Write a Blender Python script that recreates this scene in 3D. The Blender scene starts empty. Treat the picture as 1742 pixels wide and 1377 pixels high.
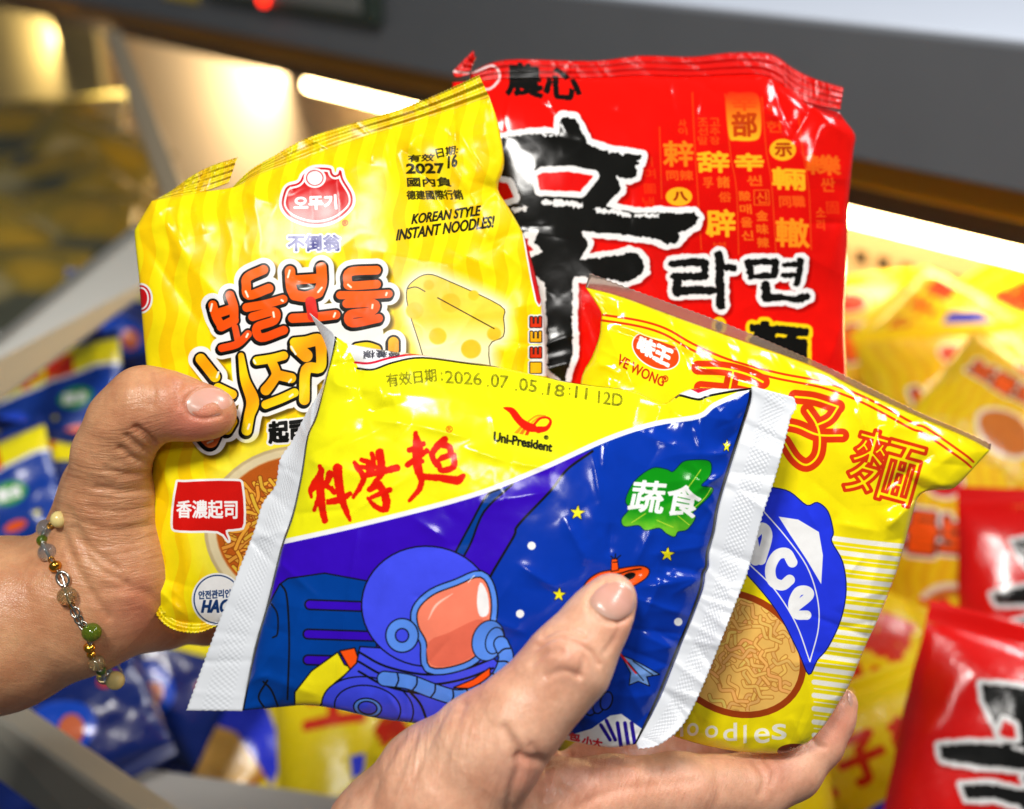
import bpy, math, random
import numpy as np
from mathutils import Vector, Matrix
random.seed(7)
RNG = np.random.RandomState(11)
scene = bpy.context.scene
COL = scene.collection
QUICK = False

# ------------------------------------------------------------------ camera
FPX, CX, CY = 2155.0, 871.0, 688.5
PITCH = math.radians(23)
CAM = np.array([0.0, 0.0, 1.45])
RIGHT = np.array([1.0, 0, 0])
FWD = np.array([0, math.cos(PITCH), -math.sin(PITCH)])
UP = np.array([0, math.sin(PITCH), math.cos(PITCH)])


def world(px, py, d):
    """photo position + distance along the view axis -> point in the room (metres)"""
    px, py, d = np.broadcast_arrays(np.asarray(px, float), np.asarray(py, float), np.asarray(d, float))
    x = (px - CX) / FPX * d
    y = -(py - CY) / FPX * d
    return CAM + x[..., None] * RIGHT + y[..., None] * UP + d[..., None] * FWD


cam_data = bpy.data.cameras.new('camera')
cam = bpy.data.objects.new('camera', cam_data)
COL.objects.link(cam)
cam.location = CAM
cam.rotation_euler = (math.pi / 2 - PITCH, 0, 0)
cam_data.sensor_width = 36
cam_data.lens = 36 * FPX / 1742
cam_data.clip_start = 0.01
cam_data.clip_end = 50
cam_data.dof.use_dof = True
cam_data.dof.focus_distance = 0.378
cam_data.dof.aperture_fstop = 6.9
scene.camera = cam


# ------------------------------------------------------------------ objects
def tag(o, label=None, cat=None, group=None, kind=None):
    for k, v in (('label', label), ('category', cat), ('group', group), ('kind', kind)):
        if v:
            o[k] = v
    return o


def empty(name, loc, label=None, cat=None, group=None):
    o = bpy.data.objects.new(name, None)
    o.empty_display_size = 0.02
    COL.objects.link(o)
    o.location = loc
    return tag(o, label, cat, group)


def mesh_obj(name, verts, faces, mat, parent=None, loc=None, uv=None, smooth=True, attrs=None):
    """verts in world space; stored relative to the parent (or to loc)"""
    org = np.array(parent.location if parent is not None else (loc if loc is not None else (0, 0, 0)), float)
    if parent is not None and parent.parent is not None:
        org = org + np.array(parent.parent.location)
    verts = np.asarray(verts, float) - org
    me = bpy.data.meshes.new(name)
    me.from_pydata(verts.tolist(), [], faces if isinstance(faces, list) else faces.tolist())
    if smooth:
        me.polygons.foreach_set('use_smooth', np.ones(len(me.polygons), bool))
    if uv is not None:
        lay = me.uv_layers.new(name='UVMap')
        li = np.empty(len(me.loops), np.int32)
        me.loops.foreach_get('vertex_index', li)
        lay.data.foreach_set('uv', np.asarray(uv, np.float32)[li].ravel())
    if attrs:
        for k, a in attrs.items():
            a = np.asarray(a, np.float32)
            if a.ndim == 1:
                me.attributes.new(k, 'FLOAT', 'POINT').data.foreach_set('value', a)
            else:
                me.attributes.new(k, 'FLOAT_VECTOR', 'POINT').data.foreach_set('vector', a.ravel())
    if mat is not None:
        me.materials.append(mat)
    me.update()
    o = bpy.data.objects.new(name, me)
    COL.objects.link(o)
    if parent is not None:
        o.parent = parent
    elif loc is not None:
        o.location = loc
    return o


# ------------------------------------------------------------------ 2-D noise
def vnoise(x, y, seed=0):
    x = np.asarray(x, np.float64); y = np.asarray(y, np.float64)
    xi = np.floor(x).astype(np.int64); yi = np.floor(y).astype(np.int64)
    fx = x - xi; fy = y - yi
    fx = fx * fx * (3 - 2 * fx); fy = fy * fy * (3 - 2 * fy)

    def h(a, b):
        n = (a * 374761393 + b * 668265263 + seed * 974711) & 0x7fffffff
        n = ((n ^ (n >> 13)) * 1274126177) & 0x7fffffff
        return ((n ^ (n >> 16)) & 0xffff) / 65535.0
    return (h(xi, yi) * (1 - fx) + h(xi + 1, yi) * fx) * (1 - fy) + (h(xi, yi + 1) * (1 - fx) + h(xi + 1, yi + 1) * fx) * fy


def fbm(x, y, seed=0, oct=3):
    s = 0; a = 1; t = 0
    for i in range(oct):
        s = s + a * vnoise(x * 2 ** i, y * 2 ** i, seed + i * 7); t += a; a *= .5
    return s / t * 2 - 1


def ridged(x, y, seed=0):
    return 1 - np.abs(2 * vnoise(x, y, seed) - 1) * 2


# ------------------------------------------------------------------ printing: draws flat artwork for the wrappers
def catmull(pts, n=6, closed=False):
    pts = np.asarray(pts, float)
    if len(pts) < 3:
        return pts
    if closed:
        P = np.vstack([pts[-1], pts, pts[0], pts[1]])
    else:
        P = np.vstack([2 * pts[0] - pts[1], pts, 2 * pts[-1] - pts[-2]])
    out = []
    for i in range(1, len(P) - 2):
        p0, p1, p2, p3 = P[i - 1], P[i], P[i + 1], P[i + 2]
        for k in range(n):
            t = k / n
            out.append(.5 * ((2 * p1) + (-p0 + p2) * t + (2 * p0 - 5 * p1 + 4 * p2 - p3) * t * t + (-p0 + 3 * p1 - 3 * p2 + p3) * t ** 3))
    if not closed:
        out.append(P[-2])
    return np.array(out)


_txt_curve = bpy.data.curves.new('print_text', 'FONT')
_txt_curve.resolution_u = 4
_txt_obj = bpy.data.objects.new('print_text', _txt_curve)
COL.objects.link(_txt_obj)
_glyphs = {}


def glyph_edges(s):
    if s in _glyphs:
        return _glyphs[s]
    _txt_curve.body = s
    dg = bpy.context.evaluated_depsgraph_get(); dg.update()
    ev = _txt_obj.evaluated_get(dg)
    me = ev.to_mesh()
    co = np.array([v.co[:2] for v in me.vertices])
    cnt = {}
    for p in me.polygons:
        vs = list(p.vertices)
        for a, b in zip(vs, vs[1:] + vs[:1]):
            k = (min(a, b), max(a, b)); cnt[k] = cnt.get(k, 0) + 1
    ed = np.array([k for k, c in cnt.items() if c == 1])
    ev.to_mesh_clear()
    lo, hi = co.min(0), co.max(0)
    co = (co - lo) / (hi - lo)
    _glyphs[s] = np.hstack([co[ed[:, 0]], co[ed[:, 1]]])
    return _glyphs[s]


class View:
    """photo zoom -> photo pixel conversion used while tracing the artwork"""
    def __init__(s, k, ox, oy):
        s.k, s.ox, s.oy = k, ox, oy

    def __call__(s, pts):
        pts = np.array(pts, float)
        pts[:, 0] = pts[:, 0] / s.k + s.ox
        pts[:, 1] = pts[:, 1] / s.k + s.oy
        return pts


A1 = View(3.935, 320, 430); A2 = View(3.935, 840, 170); A3 = View(3.934, 1080, 120); A4 = View(4.747, 1100, 410)
A5 = View(3.555, 1150, 600); A6 = View(3.629, 500, 620); A7 = View(2.7545, 1140, 800); A8 = View(3.629, 420, 900)
B1 = View(2.295, 200, 80); B2 = View(2.2946, 740, 60); B3 = View(2.0257, 200, 560); B4 = View(2.549, 800, 560)
B5 = View(1.861, 1100, 560); B6 = View(1.5836, 400, 880); ID = View(1, 0, 0)


def rgb(*c):
    return np.array(c, np.float32) / 255


class Canvas:
    def __init__(s, x0, y0, x1, y1, S, bg):
        s.x0, s.y0, s.x1, s.y1, s.S = x0, y0, x1, y1, S
        s.W, s.H = int((x1 - x0) * S), int((y1 - y0) * S)
        s.a = np.empty((s.H, s.W, 3), np.float32); s.a[:] = bg

    def window(s, bx, m):
        i0 = max(0, int((bx[0] - m - s.x0) * s.S)); i1 = min(s.W, int((bx[2] + m - s.x0) * s.S) + 2)
        j0 = max(0, int((bx[1] - m - s.y0) * s.S)); j1 = min(s.H, int((bx[3] + m - s.y0) * s.S) + 2)
        if i1 <= i0 or j1 <= j0:
            return None
        X, Y = np.meshgrid(((np.arange(i0, i1) + .5) / s.S + s.x0).astype(np.float32), ((np.arange(j0, j1) + .5) / s.S + s.y0).astype(np.float32))
        return (slice(j0, j1), slice(i0, i1)), X, Y

    def edges(s, E, m=2):
        E = np.asarray(E, np.float32)
        bx = (min(E[:, 0].min(), E[:, 2].min()), min(E[:, 1].min(), E[:, 3].min()), max(E[:, 0].max(), E[:, 2].max()), max(E[:, 1].max(), E[:, 3].max()))
        w = s.window(bx, m)
        if w is None:
            return None
        sl, X, Y = w
        d2 = np.full(X.shape, 1e12, np.float32); ins = np.zeros(X.shape, bool)
        for x1, y1, x2, y2 in E:
            dx, dy = x2 - x1, y2 - y1
            L = dx * dx + dy * dy
            if L < 1e-9:
                continue
            px, py = X - x1, Y - y1
            t = np.clip((px * dx + py * dy) / L, 0, 1)
            np.minimum(d2, (px - dx * t) ** 2 + (py - dy * t) ** 2, out=d2)
            if y1 != y2:
                ins ^= ((y1 > Y) != (y2 > Y)) & (X < dx * (Y - y1) / dy + x1)
        d = np.sqrt(d2)
        return np.where(ins, -d, d), sl, X, Y

    def poly(s, pts, m=2, smooth=0):
        pts = np.asarray(pts, float)
        if smooth:
            pts = catmull(pts, smooth, True)
        return s.edges(np.hstack([pts, np.roll(pts, -1, 0)]), m)

    def strokes(s, lst, m=2, smooth=5):
        """lst of (points, radii)"""
        segs = []
        for pts, r in lst:
            pts = np.asarray(pts, float)
            r = np.full(len(pts), r, float) if np.isscalar(r) else np.interp(np.linspace(0, 1, len(pts)), np.linspace(0, 1, len(r)), r)
            q = np.hstack([pts, r[:, None]])
            if smooth:
                q = catmull(q, smooth)
            for a, b in zip(q[:-1], q[1:]):
                segs.append((a, b))
            if len(q) == 1:
                segs.append((q[0], q[0] + [.01, 0, 0]))
        A = np.array([x[0] for x in segs]); B = np.array([x[1] for x in segs])
        R = max(A[:, 2].max(), B[:, 2].max())
        bx = (min(A[:, 0].min(), B[:, 0].min()) - R, min(A[:, 1].min(), B[:, 1].min()) - R, max(A[:, 0].max(), B[:, 0].max()) + R, max(A[:, 1].max(), B[:, 1].max()) + R)
        w = s.window(bx, m)
        if w is None:
            return None
        sl, X, Y = w
        d = np.full(X.shape, 1e6, np.float32)
        for a, b in zip(A, B):
            dx, dy = b[0] - a[0], b[1] - a[1]
            L = max(dx * dx + dy * dy, 1e-9)
            px, py = X - np.float32(a[0]), Y - np.float32(a[1])
            t = np.clip((px * dx + py * dy) / L, 0, 1)
            np.minimum(d, np.hypot(px - dx * t, py - dy * t) - (a[2] + (b[2] - a[2]) * t), out=d)
        return d, sl, X, Y

    def ellipse(s, c, rx, ry, rot=0, m=2):
        t = np.linspace(0, 2 * np.pi, 49)[:-1]
        ca, sa = math.cos(rot), math.sin(rot)
        return s.poly(np.stack([c[0] + rx * np.cos(t) * ca - ry * np.sin(t) * sa, c[1] + rx * np.cos(t) * sa + ry * np.sin(t) * ca], 1), m)

    def text(s, st, quad, m=2, bend=0):
        """quad: photo positions of the text box's TL, TR, BR, BL"""
        E = glyph_edges(st)
        q = np.asarray(quad, float)

        def mp(u, v):
            v = v + bend * (4 * u * (1 - u))
            w = 1 - v
            return (q[0] * ((1 - u) * (1 - w))[:, None] + q[1] * (u * (1 - w))[:, None] + q[2] * (u * w)[:, None] + q[3] * ((1 - u) * w)[:, None])
        return s.edges(np.hstack([mp(E[:, 0], E[:, 1]), mp(E[:, 2], E[:, 3])]), m)

    def fill(s, f, color, off=0, soft=0, rough=None, alpha=1, dots=None, clip=None):
        if f is None:
            return
        d, sl, X, Y = f
        if rough:
            d = d + rough[0] * fbm(X / rough[1], Y / rough[1], 3).astype(np.float32)
        w = max(soft, 1 / s.S)
        al = np.clip(.5 - (d - off) / w, 0, 1) * alpha
        if dots:
            al = al * ((np.sin(X * 2 * np.pi / dots) * np.sin(Y * 2 * np.pi / dots)) > -.15)
        if clip is not None:
            al = al * clip(X, Y)
        c = color(X, Y) if callable(color) else np.asarray(color, np.float32)
        s.a[sl] = s.a[sl] * (1 - al[..., None]) + c * al[..., None]

    def shadow(s, f, dx, dy, off, soft, alpha, color=(0, 0, 0)):
        """printed drop shade of the lettering (part of the artwork)"""
        if f is None:
            return
        d, sl, X, Y = f
        k = int(round(dy * s.S)), int(round(dx * s.S))
        d2 = np.roll(d, k, (0, 1))
        s.fill((d2, sl, X, Y), np.array(color, np.float32), off, soft, alpha=alpha)

    def image(s, name):
        im = bpy.data.images.new(name, s.W, s.H, alpha=False)
        px = np.ones((s.H, s.W, 4), np.float32)
        px[..., :3] = np.clip(s.a[::-1], 0, 1)
        im.pixels.foreach_set(px.ravel())
        im.update(); im.pack()
        return im

    def uv(s, px, py):
        return np.stack([(np.ravel(px) - s.x0) / (s.x1 - s.x0), 1 - (np.ravel(py) - s.y0) / (s.y1 - s.y0)], 1)


def vgrad(stops):
    """colour by height: [(y, rgb), ...]"""
    ys = [a for a, _ in stops]; cs = np.array([c for _, c in stops])
    return lambda X, Y: np.stack([np.interp(Y, ys, cs[:, i]) for i in range(3)], -1).astype(np.float32)


def bolt(st):
    return st
# ------------------------------------------------------------------ artwork of the cheese noodle wrapper
BLACK = rgb(18, 18, 16); WHITE = rgb(240, 240, 240)


def art_cheese():
    c = Canvas(215, 110, 945, 1100, 2.0, rgb(250, 226, 12))
    sl, X, Y = c.window((215, 110, 945, 1100), 0)
    xs = X + 5 * np.sin(Y / 17.0 + X / 60) + .05 * (Y - 500)
    st = np.clip((np.sin((xs - 236) * 2 * np.pi / 43) - .05) * 6 + .5, 0, 1)
    c.a[:] = rgb(250, 228, 14) * (1 - st[..., None]) + rgb(249, 206, 8) * st[..., None]
    # round emblem
    e = c.poly(B1([(640, 560), (662, 532), (700, 520), (718, 490), (762, 462), (835, 464), (850, 490), (858, 472), (882, 476), (892, 512), (925, 570), (926, 620), (892, 662), (842, 692), (780, 705), (718, 696), (660, 668), (630, 620)]), 14, 5)
    c.fill(e, WHITE, 0); c.fill(e, rgb(200, 15, 20), -5); c.fill(e, WHITE, -8.5); c.fill(e, rgb(205, 12, 18), -12)
    c.fill(c.ellipse(B1([(770, 512)])[0], 19, 17), WHITE); c.fill(c.ellipse(B1([(770, 512)])[0], 15, 13.5), rgb(200, 20, 24)); c.fill(c.ellipse(B1([(770, 512)])[0], 13, 12), WHITE)
    c.fill(c.text('오뚜기', B1([(688, 586), (852, 578), (856, 632), (690, 636)])), WHITE, 1.3)
    c.fill(c.text('®', B1([(876, 676), (900, 676), (900, 699), (876, 699)])), rgb(200, 90, 20), .4)
    t = c.text('不倒翁', B1([(666, 737), (866, 735), (868, 795), (666, 797)]), 9)
    c.fill(t, WHITE, 4); c.fill(t, rgb(25, 25, 130), 1.1)
    # codes
    for s_, q, o in (('有效', [(1134, 424), (1240, 416), (1232, 446), (1136, 450)], .5), ('日期:', [(1238, 398), (1332, 384), (1326, 416), (1250, 436)], .5),
                     ('2027', [(1128, 458), (1270, 456), (1280, 492), (1128, 494)], 1.2), ('16', [(1292, 428), (1326, 420), (1324, 466), (1290, 474)], 1.0),
                     ('國內負', [(1130, 511), (1298, 509), (1304, 545), (1132, 546)], .6), ('德建國際行銷', [(1128, 562), (1340, 558), (1352, 596), (1130, 596)], .5)):
        c.fill(c.text(s_, B1(q)), rgb(40, 36, 10), o)
    for s_, q in (('KOREAN STYLE', [(1156, 654), (1418, 620), (1412, 658), (1148, 692)]), ('INSTANT NOODLES!', [(1096, 714), (1472, 660), (1466, 704), (1088, 756)])):
        c.fill(c.text(s_, B1(q)), rgb(28, 26, 10), .8)
    # plain cheese wedge with a pale glow
    w = c.poly(B1([(1128, 960), (1150, 918), (1212, 888), (1300, 918), (1494, 1010), (1507, 1060), (1506, 1130), (1450, 1170), (1440, 1330), (1210, 1330), (1190, 1200), (1140, 1040)]), 40, 4)
    c.fill(w, rgb(255, 250, 225), 12, 26); c.fill(w, BLACK, .7)
    c.fill(w, vgrad([(465, rgb(248, 222, 90)), (540, rgb(250, 214, 60)), (590, rgb(255, 246, 190)), (640, rgb(255, 248, 210))]), -.7)
    for x, y, r in ((1300, 1000, 17), (1160, 1030, 15), (1390, 970, 9), (1215, 930, 9), (1470, 1120, 12), (1250, 1130, 15), (1380, 1180, 17)):
        c.fill(c.ellipse(B1([(x, y)])[0], r, r * .95), rgb(248, 200, 48), 0, 3)
    c.fill(c.strokes([(B1([(1130, 945), (1165, 938), (1200, 955)]), .8), (B1([(1250, 980), (1360, 1040), (1470, 1100)]), .9)]), BLACK)
    # bubble title
    orange = [(A1([(165, 350), (188, 430), (222, 492)]), 7.5), (A1([(280, 285), (305, 360), (308, 430)]), 7.5), (A1([(190, 410), (300, 375)]), 8), (A1([(222, 496), (308, 452)]), 8), (A1([(314, 500), (335, 600)]), 5.5),
              (A1([(225, 640), (330, 612), (402, 545)]), 6.5),
              (A1([(505, 115), (400, 165), (390, 220), (408, 285), (540, 240)]), 8), (A1([(392, 368), (520, 345), (636, 312)]), 7.5),
              (A1([(432, 430), (575, 395), (575, 455), (462, 500), (490, 570), (640, 520)]), 7.5),
              (A1([(682, 125), (690, 230), (712, 285)]), 9), (A1([(892, 100), (895, 200), (872, 268)]), 9), (A1([(690, 185), (885, 172)]), 8), (A1([(712, 285), (790, 295), (872, 268)]), 9), (A1([(700, 440), (850, 432), (988, 416)]), 8),
              (A1([(1262, 118), (1085, 130), (1070, 200), (1090, 222), (1262, 212)]), 7.5), (A1([(1018, 285), (1180, 285), (1342, 276)]), 7), (A1([(1062, 342), (1240, 340), (1230, 392), (1085, 415), (1100, 472), (1275, 440)]), 7.5)]
    red = [(A1([(820, 330), (835, 425)]), 9)]
    yel = [(A1([(85, 712), (180, 832)]), [9, 12, 9]), (A1([(200, 905), (295, 950)]), 8), (A1([(355, 690), (380, 850), (432, 990), (410, 1090), (392, 1190)]), [5, 8, 11, 9, 9]), (A1([(290, 1130), (260, 1180)]), 10),
           (A1([(462, 725), (560, 710), (640, 690)]), 7.5), (A1([(560, 730), (590, 810), (560, 870), (520, 920)]), [8, 8, 9]), (A1([(600, 820), (690, 840)]), 8.5), (A1([(520, 1018), (620, 980), (712, 938)]), 7.5),
           (A1([(712, 600), (790, 600), (878, 588), (892, 690), (880, 770), (790, 785), (778, 985)]), [8, 11, 9, 9, 9]), (A1([(725, 630), (790, 690)]), 11),
           (A1([(1130, 640), (1200, 632), (1260, 650)]), 8), (A1([(1375, 600), (1375, 650)]), 9)]
    low = [(A1([(110, 1225), (150, 1265), (175, 1225)]), 11)]
    allf = c.strokes(orange + red + yel + low, 24)
    c.shadow(allf, 5, 6, 13, 7, .75, rgb(60, 40, 0))
    c.fill(allf, WHITE, 12.5); c.fill(c.poly(A1([(180, 560), (420, 480), (1300, 480), (1320, 640), (1000, 760), (700, 1040), (430, 1080), (330, 760)])), WHITE)
    for grp, g in ((orange + red, vgrad([(440, rgb(250, 110, 12)), (600, rgb(240, 70, 10))])), (yel, None), (low, rgb(240, 120, 50))):
        f = c.strokes(grp, 10)
        d, sl, X, Y = f
        c.shadow(f, -1.5, 3, 3.5, 0, 1)
        c.fill(f, BLACK, 3.4)
        if g is None:
            g = lambda X, Y: (rgb(250, 216, 16) * (1 - (.5 + .5 * np.sin(Y / 17 + X / 23))[..., None] * .75) + rgb(246, 140, 8) * ((.5 + .5 * np.sin(Y / 17 + X / 23))[..., None] * .75)).astype(np.float32)
        c.fill(f, g, 0)
    c.fill(c.strokes(red, 2), rgb(222, 40, 30))
    hl = [((160, 345), (150, 390)), ((385, 260), (400, 295)), ((680, 120), (668, 165)), ((870, 265), (895, 235)), ((1070, 215), (1090, 232)), ((570, 400), (575, 430)), ((625, 318), (635, 325)), ((985, 405), (975, 430)), ((1330, 270), (1325, 285)),
          ((400, 545), (390, 565)), ((1235, 350), (1232, 372)), ((205, 800), (192, 835)), ((400, 1180), (410, 1150)), ((690, 630), (720, 680)), ((690, 850), (675, 868)), ((440, 720), (450, 740)), ((130, 1275), (165, 1260)), ((700, 950), (680, 965))]
    c.fill(c.strokes([(A1(h), 1.7) for h in hl], 2), rgb(255, 245, 225), 0, 1)
    # bowl of noodles
    for r, col, so in ((1.16, rgb(252, 236, 60), 30), (1.0, rgb(196, 176, 132), 2), (.965, rgb(226, 210, 168), 3), (.875, rgb(190, 92, 26), 4)):
        c.fill(c.ellipse((512, 900), 165 * r, 142 * r, m=30), col, 0, so)
    nd = []
    rr = random.Random(5)
    for k in range(330):
        a = rr.uniform(0, 6.28); q = rr.uniform(0, .93) ** .6
        x, y = 512 + 135 * q * math.cos(a), 918 + 112 * q * math.sin(a)
        b = rr.uniform(0, 6.28); L = rr.uniform(12, 26); k2 = rr.uniform(-8, 8)
        nd.append(([(x - L * math.cos(b), y - L * math.sin(b)), (x + k2 * math.sin(b), y - k2 * math.cos(b)), (x + L * math.cos(b), y + L * math.sin(b))], 3.0))
    for i in range(0, 330, 3):
        f = c.strokes(nd[i:i + 3], 3)
        inb = lambda X, Y: (((X - 512) / 140) ** 2 + ((Y - 900) / 119) ** 2 < 1)
        c.fill(f, rgb(150, 74, 20), 1.4, 1, clip=inb); c.fill(f, rgb(222 + (i % 5) * 6, 150 + (i % 7) * 6, 58 + (i % 3) * 12), -.2, 1.2, clip=inb)
    t = c.text('起司', A1([(540, 1140), (790, 1110), (790, 1260), (545, 1275)]), 10)
    c.fill(t, WHITE, 5.5); c.fill(t, BLACK, 2)
    b = c.poly(B3([(205, 540), (230, 528), (400, 524), (428, 545), (434, 670), (410, 688), (372, 694), (382, 730), (345, 697), (215, 694), (190, 670)]), 8, 3)
    c.fill(b, WHITE, 4); c.fill(b, rgb(205, 20, 14), 0); c.fill(c.text('香濃起司', B3([(204, 592), (412, 590), (412, 654), (204, 650)])), WHITE, .9)
    c.fill(c.ellipse((370, 1020), 44, 45), WHITE); f = c.ellipse((370, 1020), 41, 42); c.fill(f, rgb(24, 56, 110)); c.fill(f, WHITE, -2.2)
    c.fill(c.text('안전관리인증', [(338, 1006), (404, 1002), (404, 1016), (338, 1020)]), rgb(24, 56, 110), .5)
    c.fill(c.text('HACCP', [(347, 1022), (418, 1020), (414, 1042), (343, 1042)]), rgb(24, 56, 110), 1.3)
    # gusset side prints
    f = c.ellipse((240, 508), 20, 26); c.fill(f, WHITE); c.fill(f, rgb(205, 20, 26), -3.5); c.fill(f, WHITE, -6.5); c.fill(f, rgb(205, 20, 26), -9.5)
    f = c.ellipse((262, 752), 12, 20); c.fill(f, WHITE); c.fill(f, rgb(205, 20, 26), -3.5)
    c.fill(c.poly([(921, 478), (932, 478), (934, 640), (921, 640)]), WHITE)
    f = c.poly([(892, 400), (898, 402), (921, 480), (922, 505), (913, 512)], 6, 3); c.fill(f, WHITE, 3); c.fill(f, rgb(205, 20, 26), 0)
    for y, s_, col in ((540, 'E', rgb(215, 50, 20)), (565, 'E', rgb(240, 170, 20)), (592, 'E', rgb(215, 50, 20)), (618, 'I', rgb(240, 180, 20))):
        t = c.text(s_, [(903, y + 16), (903, y), (920, y), (920, y + 16)], 8); c.fill(t, WHITE, 5); c.fill(t, BLACK, 2.6); c.fill(t, col, 1)
    return c


# ------------------------------------------------------------------ artwork of the red spicy noodle wrapper
def brush_xin(c, V, k=1.0, win2=True):
    P = V([(-200, 300), (0, 262), (70, 255), (200, 235), (340, 225), (430, 235), (440, 200), (445, 130), (460, 115), (500, 120), (540, 125), (570, 170), (600, 230), (625, 290), (700, 320), (800, 350), (900, 360), (990, 375), (985, 400), (960, 410), (975, 420), (940, 450), (960, 470), (950, 510), (910, 530), (850, 525), (820, 512), (845, 560), (850, 610), (810, 640), (770, 690), (740, 712), (860, 745), (1000, 760), (1120, 755), (1250, 760), (1340, 755), (1370, 790), (1350, 840), (1280, 880), (1230, 885), (1250, 925), (1220, 955), (1160, 965), (1080, 930), (900, 905), (720, 890), (590, 880), (600, 920), (630, 960), (610, 1010), (580, 1070), (700, 1060), (850, 1040), (910, 1020), (960, 1030), (1000, 1080), (1005, 1150), (960, 1190), (880, 1220), (760, 1200), (540, 1180), (525, 1230), (525, 1450), (530, 1700), (470, 1900), (360, 1800), (345, 1230), (270, 1170), (60, 1180), (-140, 1240), (-200, 1150), (0, 1080), (240, 1060), (330, 1020), (270, 950), (300, 870), (200, 890), (-100, 960), (-380, 980), (-420, 880), (-200, 800), (60, 740), (10, 640), (-60, 560), (-160, 420)])
    f = c.poly(P, 16)
    red = rgb(226, 12, 8)
    c.shadow(f, 3 * k, 4 * k, 12 * k, 6 * k, .5, rgb(120, 0, 0))
    c.fill(f, WHITE, 10.5 * k, 0, (2.2 * k, 9 * k)); c.fill(f, BLACK, 0, 0, (2.8 * k, 5 * k))
    wins = [[(290, 510), (330, 490), (500, 480), (665, 510), (580, 615), (310, 605)]]
    if win2:
        wins.append([(20, 545), (95, 560), (135, 655), (60, 675), (10, 660)])
    for w in wins:
        f = c.poly(V(w), 16)
        c.fill(f, WHITE, 10.5 * k, 0, (1.5 * k, 8 * k)); c.fill(f, red, 0, 0, (1.2 * k, 8 * k))
    for pts, r in (([(335, 690), (450, 690), (580, 705)], 5), ([(140, 735), (210, 728)], 4), ([(690, 735), (800, 752), (910, 772)], 4), ([(950, 772), (1090, 775)], 3), ([(335, 240), (420, 238)], 2), ([(640, 290), (740, 328)], 2.4), ([(780, 345), (860, 362)], 2)):
        c.fill(c.strokes([(V(pts), r * k)], 6), WHITE, 0, 0, (4.5 * k, 4 * k))


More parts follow.
